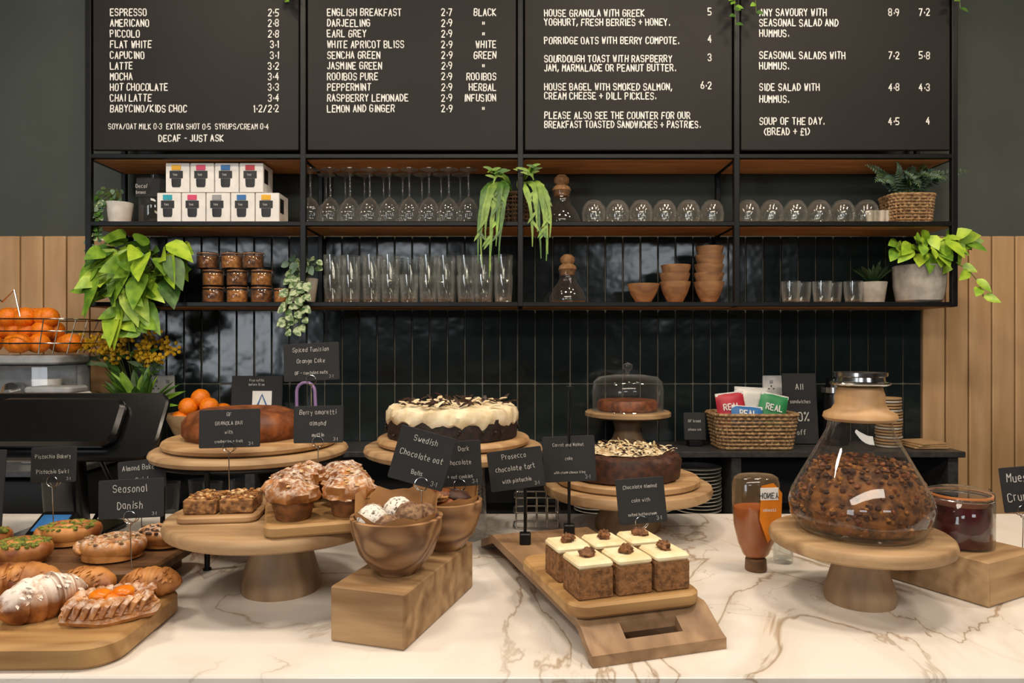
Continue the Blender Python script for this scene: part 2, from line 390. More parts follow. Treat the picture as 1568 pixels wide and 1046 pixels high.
# ------------------------------------------------------------------ front counter
MARB,nt,out=newmat('marble_top'); bs=bsdf(nt,out,.18,0,.45)
v=coords(nt,False,(1.25,.7,1),(0,0,.62))
def nz(scale,det,dis):
    n=N(nt,'ShaderNodeTexNoise'); n.inputs['Scale'].default_value=scale; n.inputs['Detail'].default_value=det; n.inputs['Distortion'].default_value=dis
    nt.links.new(v,n.inputs['Vector']); return n.outputs[0]
n1=nz(2.3,6,.9); n2=nz(1.7,2,.3); n3=nz(4.2,5,1.2)
a1=mth(nt,'ABSOLUTE',mth(nt,'SUBTRACT',n1,.5)); a3=mth(nt,'ABSOLUTE',mth(nt,'SUBTRACT',n3,.52))
v1=mth(nt,'MULTIPLY',mapr(nt,a1,0,.009,.75,0),mapr(nt,n2,.36,.52),clamp=True)
v3=mth(nt,'MULTIPLY',mapr(nt,a3,0,.007,.5,0),mapr(nt,n2,.46,.6),clamp=True)
soft=mth(nt,'MULTIPLY',mapr(nt,a1,0,.07,.5,0),mapr(nt,n2,.34,.55),clamp=True)
c=mixc(nt,soft,col('#eae5de'),col('#c8bcab')); c=mixc(nt,v3,c,col('#a58c69')); c=mixc(nt,v1,c,col('#91754f'))
nt.links.new(c,bs.inputs['Base Color'])
b=B('marble_counter',(0,0,0))
b.box((0,1.4085,.9),(5,.903,.04),MARB,.004)
b.box((0,.975,.80),(4.96,.02,.16),MARB,.003)
b.box((0,1.4,.43),(4.8,.75,.86),CAB,.004)
b.done()

# ------------------------------------------------------------------ shelving
PX=[-1.456,-.718,.029,.772,1.521]
b=B('wall_shelving_unit')
for i,x in enumerate(PX):
    b.box((x,2.45,2.28),(.02,.02,1.58),BLK,.002); b.box((x,2.672,2.28),(.018,.018,1.58),BLK,.002)
    for z in (2.007,1.775,1.498): b.box((x,2.56,z),(.016,.21,.018),BLK,.002)
xm=(PX[0]+PX[-1])/2; L=PX[-1]-PX[0]
for z in (3.06,2.007,1.775,1.498):
    b.box((xm,2.45,z),(L,.018,.016),BLK,.002); b.box((xm,2.672,z),(L,.016,.014),BLK,.002)
for z in (2.007,1.775,1.498):
    for xa,xb in zip(PX,PX[1:]): b.box(((xa+xb)/2,2.561,z-.001),(xb-xa-.017,.2,.018),W_shelf,.001)
b.done()
ZM,ZB=1.7835,1.5065
def board(xa,xb):
    b=B('menu_board',((xa+xb)/2,2.452,2.485)); b.box((0,0,0),(xb-xa-.028,.014,.915),BOARD,.003); return b,(xa+xb)/2
rows=lambda i:2.490-.03675*i
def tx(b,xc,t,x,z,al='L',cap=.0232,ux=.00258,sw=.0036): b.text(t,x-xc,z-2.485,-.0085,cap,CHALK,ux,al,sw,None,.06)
b,xc=board(PX[0],PX[1])
its=['ESPRESSO','AMERICANO','PICCOLO','FLAT WHITE','CAPUCINO','LATTE','MOCHA','HOT CHOCOLATE','CHAI LATTE','BABYCINO/KIDS CHOC']
pr=['2~5','2~8','2~8','3~1','3~1','3~2','3~4','3~3','3~4','1~2/2~2']
for i,(a,p) in enumerate(zip(its,pr)): tx(b,xc,a,-1.380,rows(i)); tx(b,xc,p,-.797,rows(i),'R')
tx(b,xc,'SOYA/OAT MILK 0~3  EXTRA SHOT 0~5  SYRUPS/CREAM 0~4',-1.386,2.100,'L',.018,.00198,.0026)
tx(b,xc,'DECAF - JUST ASK',-1.10,2.058,'C',.0215); b.done()
b,xc=board(PX[1],PX[2])
its=['ENGLISH BREAKFAST','DARJEELING','EARL GREY','WHITE APRICOT BLISS','SENCHA GREEN','JASMINE GREEN','ROOIBOS PURE','PEPPERMINT','RASPBERRY LEMONADE','LEMON AND GINGER']
c3=['BLACK','"','"','WHITE','GREEN','"','ROOIBOS','HERBAL','INFUSION','"']
for i,a in enumerate(its): tx(b,xc,a,-.634,rows(i)); tx(b,xc,'2~7' if i==0 else '2~9',-.201,rows(i),'R'); tx(b,xc,c3[i],-.050 if c3[i]!='"' else -.09,rows(i),'R')
b.done()
b,xc=board(PX[2],PX[3])
zz=lambda py:1.37+(523-py)*.00224
for y,t,p in ((24,'HOUSE GRANOLA WITH GREEK','5'),(38,'YOGHURT, FRESH BERRIES + HONEY.',''),(66,'PORRIDGE OATS WITH BERRY COMPOTE.','4'),(94,'SOURDOUGH TOAST WITH RASPBERRY','3'),(108,'JAM, MARMALADE OR PEANUT BUTTER.',''),(137,'HOUSE BAGEL WITH SMOKED SALMON,','6~2'),(151,'CREAM CHEESE + DILL PICKLES.',''),(181,'PLEASE ALSO SEE THE COUNTER FOR OUR',''),(195,'BREAKFAST TOASTED SANDWICHES + PASTRIES.','')):
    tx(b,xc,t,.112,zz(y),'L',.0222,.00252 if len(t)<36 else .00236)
    if p: tx(b,xc,p,.690,zz(y-2),'R')
b.done()
b,xc=board(PX[3],PX[4])
for y,t,p,q in ((23,'ANY SAVOURY WITH','8~9','7~2'),(39,'SEASONAL SALAD AND','',''),(55,'HUMMUS.','',''),(89,'SEASONAL SALADS WITH','7~2','5~8'),(105,'HUMMUS.','',''),(138,'SIDE SALAD WITH','4~8','4~3'),(156,'HUMMUS.','',''),(190,'SOUP OF THE DAY.','4~5','4'),(206,'  (BREAD + $1)','','')):
    tx(b,xc,t,.851,zz(y))
    if p: tx(b,xc,p,1.335,zz(y),'R'); tx(b,xc,q,1.440,zz(y),'R')
b.done()

# ------------------------------------------------------------------ shelf glassware
def wineglass(b,x,y):
    b.lathe([(.030,0),(.0355,.022),(.037,.042),(.033,.066),(.02,.088),(.006,.098),(.0038,.105),(.0035,.178),(.006,.188),(.02,.194),(.033,.197),(.033,.1985),(0,.1985)],GLASS,T(x,y,0),20)
    b.tube([(x+.030*math.cos(a*pi/10),y+.030*math.sin(a*pi/10),.001) for a in range(20)],.0009,GLASS,5,True)
b=B('inverted_wine_glasses',(-.436,2.56,ZM))
for i in range(9): wineglass(b,-.281+.0703*i,-.03)
for i in range(8): wineglass(b,-.246+.0703*i,.05)
b.done(60)
for xs in ((909,6),(1145,6)):
    b=B('stemless_glasses',((xs[0]-784)*.002333,2.54,ZM))
    for i in range(xs[1]):
        for yy in (0,.075):
            b.lathe([(.033,0),(.040,.02),(.0425,.042),(.038,.068),(.025,.086),(.012,.091),(0,.0915)],GLASS,T(i*.0845+(yy*.3),yy,0),22)
            b.lathe([(.031,0),(.038,.02),(.040,.042),(.035,.066),(.022,.082),(0,.084)],GLASS,T(i*.0845+(yy*.3),yy,0),22)
    b.done(60)
b=B('stacked_tumblers',(-.637,2.53,ZB))
for row in (0,.075):
    for i in range(10):
        dx=R.uniform(-.004,.004)
        for lv in ((0,1,) if (row or i!=4) else (0,)):
            z=lv*.070+ (0 if R.random()<.5 else .002)
            f=lambda r,zz,a: (r*(1+.06*math.cos(8*a)) if zz-z<.066 else r,zz)
            b.lathe([(0,z+.001),(.025,z+.001),(.0275,z+.005),(.031,z+.06),(.0325,z+.072),(.0335,z+.098),(.0315,z+.098),(.0300,z+.07),(.0225,z+.014),(0,z+.012)],GLASST,T(i*.0672+dx,row,0),32,f)
b.done(60)
def carafe(x,y,z,h=.18):
    b=B('cork_topped_carafe',(x,y,z)); k=h/.18
    b.lathe([(0,.001),(.05,.001),(.066,.006),(.068,.018),(.055,.05),(.034,.08),(.028,.10),(.033,.125)],GLASSD,Matrix.Scale(k,4),28)
    b.lathe([(0,.105),(.026,.105),(.030,.122),(.034,.126),(.03,.138),(.02,.145),(.027,.155),(.027,.168),(.015,.18),(0,.181)],CORK,Matrix.Scale(k,4),24)
    b.done()
carafe((860-784)*.002342,2.56,ZM,.185); carafe((869-784)*.002342,2.55,ZB,.175)
b=B('stacked_tea_boxes',(-1.02,2.52,ZM),0)
cl=[[TEAL,PINK,GREY,BLUE,YLW],[YLW,PINK,BLUE,RED]]
for r_,row in enumerate(cl):
    for i,m_ in enumerate(row):
        x=-.172+.0855*i+r_*.03; z=.001+r_*.1035
        b.box((x,.0,z+.051),(.082,.1,.102),WHITE,.0015)
        b.box((x-.004,-.0508,z+.062),(.046,.0012,.026),PBLK,.0005); b.box((x-.004,-.0516,z+.086),(.032,.0014,.018),m_,.0005)
        b.lathe([(0,0),(.013,0),(.016,.006),(.017,.03),(0,.03)],PBLK,T(x-.004,-.0505,z+.018)@Matrix.Diagonal((1,.04,1,1)),12)
        b.box((x+.0412,-.02,z+.06),(.0012,.04,.05),PBLK,.0003)
        b.text('tea',x-.014,z+.058,-.0524,.008,WHITE,sw=.001)
b.done()
b=B('glass_storage_canister',(-1.285,2.56,ZM))
b.lathe([(0,.001),(.05,.001),(.053,.006),(.053,.13),(.046,.145),(.046,.15)],GLASSD,None,28)
b.lathe([(0,.15),(.05,.15),(.05,.165),(.03,.17),(.012,.172),(.014,.186),(0,.19)],GLASS,None,24)
b.box((0,-.062,.125),(.085,.003,.07),CARD,.001,RX(-.1)); b.text('Decaf',-.032,.125,-.070,.013,CHALK2); b.text('beans',-.032,.105,-.068,.011,CHALK2); b.done()
def clipjar(b,x,y,z,r,h,cont,seg=20):
    M=T(x,y,z)
    b.lathe([(0,.002),(r*.9,.002),(r*.92,.004),(r*.92,h*.72),(0,h*.74)],cont,M,seg)
    b.lathe([(0,0),(r*.93,0),(r,h*.06),(r,h*.74),(r*.86,h*.82),(r*.86,h*.86)],GLASSJ,M,seg)
    b.lathe([(r*.9,h*.86),(r*.96,h*.86),(r*.96,h*.89),(r*.9,h*.89)],SEAL,M,seg)
    b.lathe([(r*.97,h*.89),(r*.97,h*.93),(r*.6,h*.985),(0,h)],GLASSJ,M,seg)
    ring=[(r*.92*math.cos(a*pi/8)*1.06,r*.92*math.sin(a*pi/8)*1.06,h*.82) for a in range(16)]
    b.tube(ring,max(.0009,r*.025),CHROME,5,True,M)
    b.tube([(r*.98,0,h*.82),(r*1.18,0,h*.6),(r*1.15,0,h*.85),(r*.98,0,h*.95)],max(.0009,r*.03),CHROME,5,False,M)
b=B('stacked_snack_jars',((367-784)*.002342,2.53,ZB))
for lv in range(3):
    for i in range(3):
        dx=-.01 if (lv==2 and i==2) else 0
        clipjar(b,(i-1)*.086+dx+(lv==2)*-.02,0,.001+lv*.0605,.037,.06,GRAN2 if (i+lv)%2 else GRAN,18)
clipjar(b,.16,0.0,.001,.03,.055,GRAN2,16)
b.done(50)
def bowlprof(r,h,t=.005): return [(0,0),(r*.45,0),(r*.5,.004),(r*.78,h*.45),(r*.96,h*.85),(r,h),(r-t,h),(r*.94-t,h*.85),(r*.74-t,h*.45),(r*.4,.01),(0,.009)]
for x,r_,n_,h in ((985,.057,1,.068),(1033,.055,3,.075),(1085,.054,5,.075)):
    b=B('wooden_bowl' if n_==1 else 'stacked_wooden_bowls',((x-784)*.002342,2.54,ZB+.001))
    for k in range(n_): b.lathe(bowlprof(r_*(1-.02*k),h),W_bowl2,T(R.uniform(-.003,.003),0,k*.030 if n_<5 else k*.0315),28)
    b.done(50)
b=B('small_shelf_glasses',((1209-784)*.002342,2.54,ZB))
for i in range(5):
    b.lathe([(0,.001),(.026,.001),(.028,.01),(.032,.04),(.033,.078),(.031,.078),(.026,.01),(0,.008)],GLASST,T(i*.056,(i%2)*.04,0),20)
b.done(60)
b=B('stacked_wooden_cups',((1343-784)*.002333,2.53,ZM))
for i in range(4): b.lathe([(0,.001),(.01,.001),(.012,.03+.01*(i%2)),(.0135,.052),(.0115,.052),(.009,.005),(0,.005)],PLATE,T(-.032+i*.021,0,0),14)
b.done()

# ------------------------------------------------------------------ plants
def potl(b,r,h,m_,z=0,taper=.75):
    b.lathe([(0,z+.001),(r*taper,z+.001),(r*(taper+.03),z+.004),(r,z+h),(r*.9,z+h),(r*.88,z+h-.012),(0,z+h-.01)],m_,None,28)
    b.lathe([(0,z+h-.008),(r*.87,z+h-.009)],SOIL,None,20)
def rings(b,w,d,h,m_,z=0,nr=9,flare=.1,rc=.5,wr=.004):
    for k in range(nr):
        t=k/(nr-1); ww=w*(1-flare*(1-t)); dd=d*(1-flare*(1-t)); pts=rr(ww,dd,min(ww,dd)*rc,8)
        n_=len(pts); Q=[]
        for i in range(n_):
            a=Vector(pts[i]); c_=Vector(pts[(i+1)%n_]); m=max(1,int((c_-a).length/.012))
            Q+=[tuple(a+(c_-a)*j/m) for j in range(m)]
        P=[]
        for i,(x,y) in enumerate(Q):
            L_=math.hypot(x,y); o=.0028*(1 if (i+k)%2 else -1); P.append((x*(1+o/L_),y*(1+o/L_),z+wr+(h-2*wr)*t))
        b.tube(P,wr if k<nr-1 else wr*1.4,m_,5,True)
    for i,(x,y) in enumerate(Q):
        if i%2==0: q=1-flare; b.tube([(x*q,y*q,z+.002),(x,y,z+h)],wr*.6,m_,4)
    q=1-flare*1.1; b.slab(w*q,d*q,z+.001,z+.008,m_,min(w,d)*rc*q,.001,None,8)
def bush(b,top,cen,rad,n,L,W,mL,shape='heart',front=-.5,droop=.35):
    top=Vector(top)
    for i in range(n):
        while True:
            q=Vector((R.uniform(-1,1),R.uniform(-1,.6),R.uniform(-1,1)))
            if .25<q.length<1: break
        p=Vector(cen)+Vector((q.x*rad[0],q.y*rad[1],q.z*rad[2]))
        d=Vector((q.x*1.0+R.uniform(-.3,.3),front+R.uniform(-.4,.3),R.uniform(-.9,.5)))
        nn=Vector((R.uniform(-.6,.6),-.9,R.uniform(.0,1.)))
        l=L*R.uniform(.7,1.15)
        mid=(top+p)/2+Vector((0,0,.03))
        b.tube([top+Vector((q.x*.02,q.y*.02,0)),mid,p],[.0018,.0015,.0012],STEM,4)
        b.leaf(p,d,nn,l,W*l/L,mL if not isinstance(mL,list) else R.choice(mL),droop,shape)
def vine(b,p0,d0,L,n,lL,lW,mL,shape='heart',g=.35,wander=.25):
    p=Vector(p0); d=Vector(d0).normalized(); st=L/n; pts=[p.copy()]
    for i in range(n):
        d=(d+Vector((R.uniform(-wander,wander),R.uniform(-wander,wander)*.5,-g))).normalized(); p=p+d*st; pts.append(p.copy())
        sd=(1 if i%2 else -1)
        b.leaf(p,Vector((sd*.8+R.uniform(-.3,.3),-.4,R.uniform(-.5,.1))),Vector((R.uniform(-.4,.4),-1,.5)),lL*R.uniform(.7,1.15),lW,mL if not isinstance(mL,list) else R.choice(mL),.3,shape)
    b.tube(pts,.0014,STEM,4)
b=B('trailing_plant_in_white_pot',(-1.385,2.51,ZM)); potl(b,.045,.075,WPOT)
bush(b,(0,0,.07),(-.02,-.01,.10),(.06,.04,.03),26,.022,.018,[SAGE,GREEN],'round')
for k in range(7): vine(b,(-.03,-.02,.08),(-1,-.9+R.uniform(-.3,.3),.3),R.uniform(.12,.24),12,.02,.016,[SAGE,GREEN,VARI],'round',.6,.2)
b.done()
b=B('trailing_pothos_plant',(-1.26,2.56,ZB)); potl(b,.07,.1,CONC)
bush(b,(0,0,.1),(-.02,-.09,.14),(.185,.08,.085),64,.095,.072,[LIME,LIME,LIME2,GREEN],'heart',-.35,.5)
bush(b,(0,-.02,.1),(-.09,-.15,.03),(.11,.03,.07),20,.09,.064,[LIME,LIME2],'heart',-.2,.6)
for k in range(3): vine(b,(-.07+.04*k,-.14,.0),(0,-.2,-1),.10,3,.07,.05,[LIME,LIME2])
b.done()
b=B('trailing_variegated_plant',((467-784)*.00232,2.51,ZB)); potl(b,.05,.085,CONC)
bush(b,(0,0,.08),(0,-.02,.125),(.07,.05,.04),30,.032,.028,[VARI,SAGE],'round')
for k in range(5): vine(b,(-.03+.015*k,-.04,.09),(R.uniform(-.3,.3),-1,.2),R.uniform(.16,.23),8,.03,.026,VARI,'round',.7,.15)
b.done()
b=B('hanging_staghorn_plant',(.012,2.53,ZM)); rings(b,.1,.1,.11,WICKD,0,8,.15,.5,.004)
b.lathe([(0,.09),(.045,.1)],SOIL,None,16)
for k in range(24):
    up=k%3==0; sg=1 if k%2 else -1; a=sg*R.uniform(.1,1)
    if up:
        P0=Vector((a*.03,-.01,.10)); P1=Vector((a*.05,-.04,.16)); P2=Vector((a*.11,-.09,.19)); P3=Vector((a*.16,-.12,.14+R.uniform(-.05,.05)))
    else:
        dn=R.choice([-.02,-.07,-.11,-.15,-.17])+R.uniform(-.03,.02)
        P0=Vector((a*.02,-.01,.10)); P1=Vector((a*.09,-.06,.19)); P2=Vector((a*.15,-.13,.12)); P3=Vector((a*.11+sg*.02,-.13,dn))
    pts=[];ws=[]; nn=14
    for i in range(nn):
        t=i/(nn-1); p=P0*(1-t)**3+P1*3*t*(1-t)**2+P2*3*t*t*(1-t)+P3*t**3; p=p+Vector((math.sin(t*8+k)*.004,0,0)); p.z=min(p.z,.205)
        pts.append(p); ws.append(.003+.016*math.sin(pi*min(1,t*.98+.02))**1.2*(1+.35*math.sin(t*22+k)))
    m_=R.choice([HANGL,HANGL,GREEN,LIME]); b.ribbon(pts,ws,m_)
    for q in (8,11): b.leaf(pts[q],(R.choice([-1,1])*.7,-.2,-.8 if not up else .3),(0,-1,.2),R.uniform(.03,.05),.010,m_,.2,'strap')
b.done()
def frond(b,P0,P1,P2,n,lL,m_):
    P0,P1,P2=map(Vector,(P0,P1,P2)); pts=[P0*(1-t)**2+P1*2*t*(1-t)+P2*t*t for t in [i/n for i in range(n+1)]]
    b.tube(pts,.0012,STEM,4)
    for i in range(2,n+1):
        t=i/n; d=(pts[i]-pts[i-1]).normalized(); sd=d.cross(Vector((0,-1,.4))).normalized(); l=lL*math.sin(pi*(.12+.86*t))**.8
        for s_ in (-1,1): b.leaf(pts[i],sd*s_+d*.5,(0,-1,.7),l,l*.38,m_,.15,'lance')
b=B('fern_in_wicker_basket',((1392-784)*.002319,2.54,ZM)); rings(b,.155,.12,.105,WICK,0,10,.12,.3,.0045)
b.slab(.13,.1,.07,.085,SOIL,.02)
for k in range(20):
    a=R.uniform(-1,1); L_=R.uniform(.1,.21)
    frond(b,(a*.03,0,.085),(a*.10,-.03,.20),(a*L_,-.05-R.random()*.05,.12+R.uniform(0,.09)),14,.026,R.choice([SAGE,SAGE,DGREEN]))
b.done()
b=B('golden_pothos_in_concrete_pot',((1406-784)*.00232,2.52,ZB))
b.lathe([(0,.001),(.066,.001),(.075,.008),(.084,.06),(.086,.13),(.079,.133),(.074,.12),(0,.12)],CONC,None,32)
bush(b,(0,0,.12),(.015,-.04,.200),(.13,.07,.035),50,.072,.048,[LIME2,LIME2,LIME],'heart',-.5,.2)
for k in (1,): vine(b,(k*.05,-.05,.14),(k*1.4,-.6,.5),.19,6,.055,.035,LIME2,'heart',.4,.1)
b.done()
b=B('potted_aloe',((1337-784)*.00233,2.54,ZB)); potl(b,.048,.075,CONC)
for k in range(34):
    a=R.uniform(0,2*pi); e=R.uniform(.6,1.3); b.leaf((.012*math.cos(a),.012*math.sin(a),.07),(math.cos(a)*math.cos(e),math.sin(a)*math.cos(e),math.sin(e)+.2),(-math.cos(a),-math.sin(a),1),R.uniform(.07,.095),.013,DGREEN,.12,'strap',.5)
b.done()
for x,L_,k_ in ((.785,.68,5),(-.75,.52,5),(1.51,.57,3)):
    b=B('trailing_ivy',(x,2.425,3.03)); b.tube([(-.05,.02,.0),(0,0,.01),(.05,.02,0)],.004,STEM,5)
    for k in range(k_): vine(b,(R.uniform(-.04,.03),0,0),(R.uniform(-.2,.1),-.25,-.3),L_*R.uniform(.7,1),20,.026,.02,[GREEN,LIME],'heart',.9,.10)
    b.done()

# ------------------------------------------------------------------ back counter
b=B('back_counter')
b.box((-.42,2.559,.983),(3.94,.262,.02),COUNT,.002); b.box((-1.85,2.25,.983),(1.1,.355,.02),COUNT,.002); b.box((-1.85,2.25,.48),(1.06,.33,.96),CAB,.002)
b.box((-.42,2.56,.75),(3.9,.25,.02),CAB,.002); b.box((-.42,2.572,.37),(3.9,.22,.74),CAB,.003)
for x in (-2.35,-.9,.03,.77,1.515): b.box((x,2.56,.866),(.035,.24,.214),COUNT,.002)
b.box((-.42,2.681,.866),(3.9,.012,.21),CAB,.001)
b.done()
for x,n_,r_,z in ((.665,13,.085,.761),(.30,6,.08,.761),(.50,9,.075,.761),(-.2,8,.09,.761)):
    b=B('stacked_plates',(x,2.555,z))
    for k in range(n_): b.lathe([(0,.0005),(r_*.6,.0005),(r_,.009),(r_,.0115),(r_*.6,.004),(0,.004)],PLATE,T(R.uniform(-.002,.002),0,k*.0125),28)
    b.done()
b=B('under_counter_glasses',(-1.36,2.52,.761))
for i in range(6): b.lathe([(0,.001),(.026,.001),(.034,.11),(.032,.11),(.024,.008),(0,.008)],GLASST,T(i*.075,(i%2)*.05,0),18)
b.done()
b=B('glass_dome_cake_stand',(.414,2.545,.994))
b.lathe([(0,0),(.075,0),(.075,.012),(.055,.03),(.045,.06),(.055,.105),(0,.107)],W_ped,None,32)
b.lathe([(0,.106),(.14,.106),(.152,.112),(.152,.124),(.147,.128),(0,.128)],W_stand,None,48)
b.lathe([(0,.129),(.100,.129),(.107,.135),(.107,.158),(.100,.168),(0,.170)],BAKE,None,36,lambda r,z,a:(r*(1+.015*math.sin(9*a)),z))
b.lathe([(.125,.129),(.127,.2),(.122,.232),(.105,.25),(.05,.258),(0,.259)],GLASSC,None,48)
b.tube([(.126*math.cos(a*pi/24),.126*math.sin(a*pi/24),.131) for a in range(48)],.0022,GLASSC,6,True)
b.lathe([(0,.259),(.007,.262),(.007,.27),(.017,.28),(.017,.293),(0,.302)],GLASS,None,18); b.done()
b=B('wicker_basket_of_crisps',(.853,2.535,.994)); rings(b,.285,.17,.125,WICK,0,10,.12,.25,.0055)
def bag(b,x,y,z,w,h,m_,ang,t,lean=-.15):
    M=T(x,y,z)@RY(ang)@RX(lean); vs=[];fs=[];nu,nv=9,11
    for sgn in (-1,1):
        o=len(vs)
        for j in range(nv):
            for i in range(nu):
                u=i/(nu-1)*2-1; q=j/(nv-1)*2-1; th=.018*max(0,(1-u*u))**.5*max(0,(1-q**4))**.6
                vs.append((u*w/2,sgn*th+noise.noise(Vector((u*2+x*9,q*2,sgn)))*.003,q*h/2))
        for j in range(nv-1):
            for i in range(nu-1): a=o+j*nu+i; fs.append((a,a+1,a+nu+1,a+nu))
    b.add(vs,fs,m_,M); b.text(t,0,.005,-.0225,.02,WHITE,None,'C',.004,M); b.text('crisps',0,-.022,-.0225,.010,WHITE,None,'C',.0015,M)
    b.box((0,-.001,h/2-.005),(w,.004,.012),WHITEP,.001,M)
bag(b,-.075,-.015,.13,.10,.13,RED,-.12,'REAL'); bag(b,.07,-.01,.125,.10,.13,GRN,.22,'REAL'); bag(b,-.03,-.045,.105,.11,.09,BLUE,.08,'REAL',-.3); bag(b,.01,.035,.14,.12,.14,WHITEP,.05,' ')
b.done()
b=B('sandwich_chalkboard',(1.06,2.60,.994)); M=RX(-.12); b.box((0,0,.13),(.125,.012,.26),CARD,.003,M)
for i,(t,c_) in enumerate((('All',.020),('sandwiches',.012),('50%',.030),('off',.018))): b.text(t,0,.2-.05*i-(.015 if i>1 else 0),-.0075,c_,CHALK2,None,'C',None,M)
b.done()
b=B('small_chalk_sign',(.66,2.56,.994)); M=RX(-.15); b.box((0,0,.07),(.08,.008,.1),CARD,.002,M); b.box((0,.01,.01),(.05,.04,.02),BLK,.002)
b.text('GF bread',0,.085,-.0055,.009,CHALK2,None,'C',None,M); b.text('please ask',0,.055,-.0055,.008,CHALK2,None,'C',None,M); b.done()
for x in (1.009,-1.32):
    b=B('power_socket',(x,2.688,1.204)); w=.125 if x>0 else .09
    b.box((0,0,0),(w,.012,.075),WHITEP,.003)
    for k in (-1,1):
        b.box((k*w*.25,-.007,.015),(.012,.004,.012),GREY,.001)
        for q in (-.009,.009): b.box((k*w*.25+q,-.0065,-.012),(.005,.002,.004),PBLK,.0005)
        b.box((k*w*.25,-.0065,-.002),(.004,.002,.007),PBLK,.0005)
    b.done()
b=B('stacked_kraft_lids',(1.345,2.54,.994))
for k in range(17): b.lathe([(0,.0005),(.04,.0005),(.044,.004),(.044,.0085),(0,.009)],KRAFT if k%3 else PLATE,T(R.uniform(-.002,.002),0,k*.0105),20)
b.done()
b=B('stacked_paper_napkins',(1.465,2.54,.994))
for k in range(3): b.slab(.12-.01*k,.12,.001+k*.007,.007+k*.007,KRAFT,.004,.001,RZ(.1*k))
b.done()
b=B('coffee_grinder_hopper',(1.18,2.60,.994)); b.lathe([(0,0),(.045,0),(.047,.01),(.042,.2),(.03,.22),(.03,.24),(0,.245)],DGREY,None,24); b.lathe([(.043,.19),(.050,.19),(.050,.21),(.043,.21)],CHROME,None,24); b.done()
b=B('framed_notice',(-.924,2.56,.994)); M=RX(-.1); b.box((0,0,.19),(.185,.01,.125),CARD,.002,M); b.box((0,.012,.065),(.03,.01,.13),BLK,.002); b.box((0,.01,.006),(.12,.07,.012),BLK,.002)
b.box((.02,-.0056,.165),(.07,.001,.065),WHITE,.0003,M); b.tube([(.005,-.007,.145),(.02,-.007,.185),(.04,-.007,.14)],.003,BLUE,5,False,M)
b.text('Free refills',0,.232,-.0056,.008,CHALK2,None,'C',None,M); b.text('before 10 am',0,.217,-.0056,.008,CHALK2,None,'C',None,M); b.done()
b=B('purple_hooked_wand',(-.725,2.50,.994)); b.lathe([(0,0),(.03,0),(.03,.01),(0,.012)],PURP,None,16)
b.tube([(-.03,0,.01),(-.032,0,.18)]+[(.032*math.cos(pi-a*pi/8),0,.2+.032*math.sin(a*pi/8)) for a in range(9)]+[(.034,0,.15)],.006,PURP,8); b.done()
b=B('bowl_of_oranges',(-1.11,2.545,.994)); b.lathe(bowlprof(.12,.12,.008),W_light,None,36)
for x,y,z in ((-.06,-.04,.09),(.02,-.07,.09),(.075,-.01,.09),(0,.04,.09),(-.07,.04,.09),(-.035,-.03,.135),(.035,-.02,.135),(0,-.01,.165),(.06,.04,.11),(-.005,.03,.14)):
    b.blob((x,y,z+.01),(.033,.033,.032),ORG,.02,2,x*40,18,12)
b.done()
b=B('bromeliad_plant',(-1.31,2.49,.994)); potl(b,.06,.13,CONC)
for k in range(34):
    a=R.uniform(0,2*pi); e=R.uniform(.35,1.35); b.leaf((.02*math.cos(a),.02*math.sin(a),.12),(math.cos(a)*math.cos(e),math.sin(a)*math.cos(e)*.4-.15,math.sin(e)),(-math.cos(a),-math.sin(a)-.5,1),R.uniform(.14,.21),.036,R.choice([GREEN,LIME,GREEN]),.15,'strap',.4)
b.done()
b=B('mimosa_flowers_in_vase',(-1.38,2.63,.994)); b.lathe([(0,.001),(.03,.001),(.035,.05),(.03,.12),(.022,.16),(.026,.18)],GLASSD,None,24)
for k in range(22):
    t=Vector((R.uniform(-.13,.16),R.uniform(-.13,-.04),R.uniform(.31,.42))); b.tube([(0,0,.02),(t.x*.4,t.y*.4,.22),t],.0016,STEM,4)
    for q in range(16): p=t+Vector((R.gauss(0,.016),R.gauss(0,.01),R.gauss(0,.012))); b.blob(p,(.0075,.0075,.0075),YEL,0,1,0,6,4)
    b.leaf(t*.8,(R.uniform(-1,1),-.3,.4),(0,-1,.5),.06,.018,GREEN,.2,'lance')
b.done()
b=B('orange_juicer',(-1.66,2.45,.994))
b.slab(.34,.24,0,.05,GREY,.03,.008); b.slab(.30,.08,.05,.30,GREY,.02,.006,T(0,.07,0)); b.slab(.32,.2,.30,.33,GREY,.03,.006)
b.slab(.31,.14,.06,.295,GLASSC,.03,.004,T(0,-.035,0))
for x in (-.06,.06): b.lathe([(0,0),(.035,0),(.035,.03),(.012,.05),(0,.05)],CHROME,T(x,.02,.20)@RX(pi/2),20)
b.lathe([(0,0),(.04,0),(.045,.05),(0,.05)],WHITEP,T(.09,-.05,.20),18)
b.box((.10,.0,.12),(.09,.05,.05),WHITEP,.006)
for z,w in ((.37,.40),(.41,.43),(.45,.45)): b.tube([(x,y,z) for x,y in rr(w,w*.6,.09,6)],.0025,CHROME,6,True)
P=rr(.45,.27,.09,6); Q=rr(.36,.216,.08,6)
for i in range(0,len(P),2): b.tube([(Q[i][0],Q[i][1],.335),(P[i][0],P[i][1],.45)],.0018,CHROME,5)
for k in range(34):
    a=R.uniform(0,2*pi); rr_=R.uniform(0,1)**.5; lv=k%3; b.blob((math.cos(a)*rr_*.175*(1-.25*lv),math.sin(a)*rr_*.09*(1-.3*lv),.37+lv*.045),(.034,.034,.033),ORG,.02,2,k,16,10)
b.tube([(-.08,-.05,.45),(-.1,-.05,.54),(-.06,-.05,.51),(-.02,-.05,.55),(.0,-.05,.46)],.003,CHROME,6)
b.done()
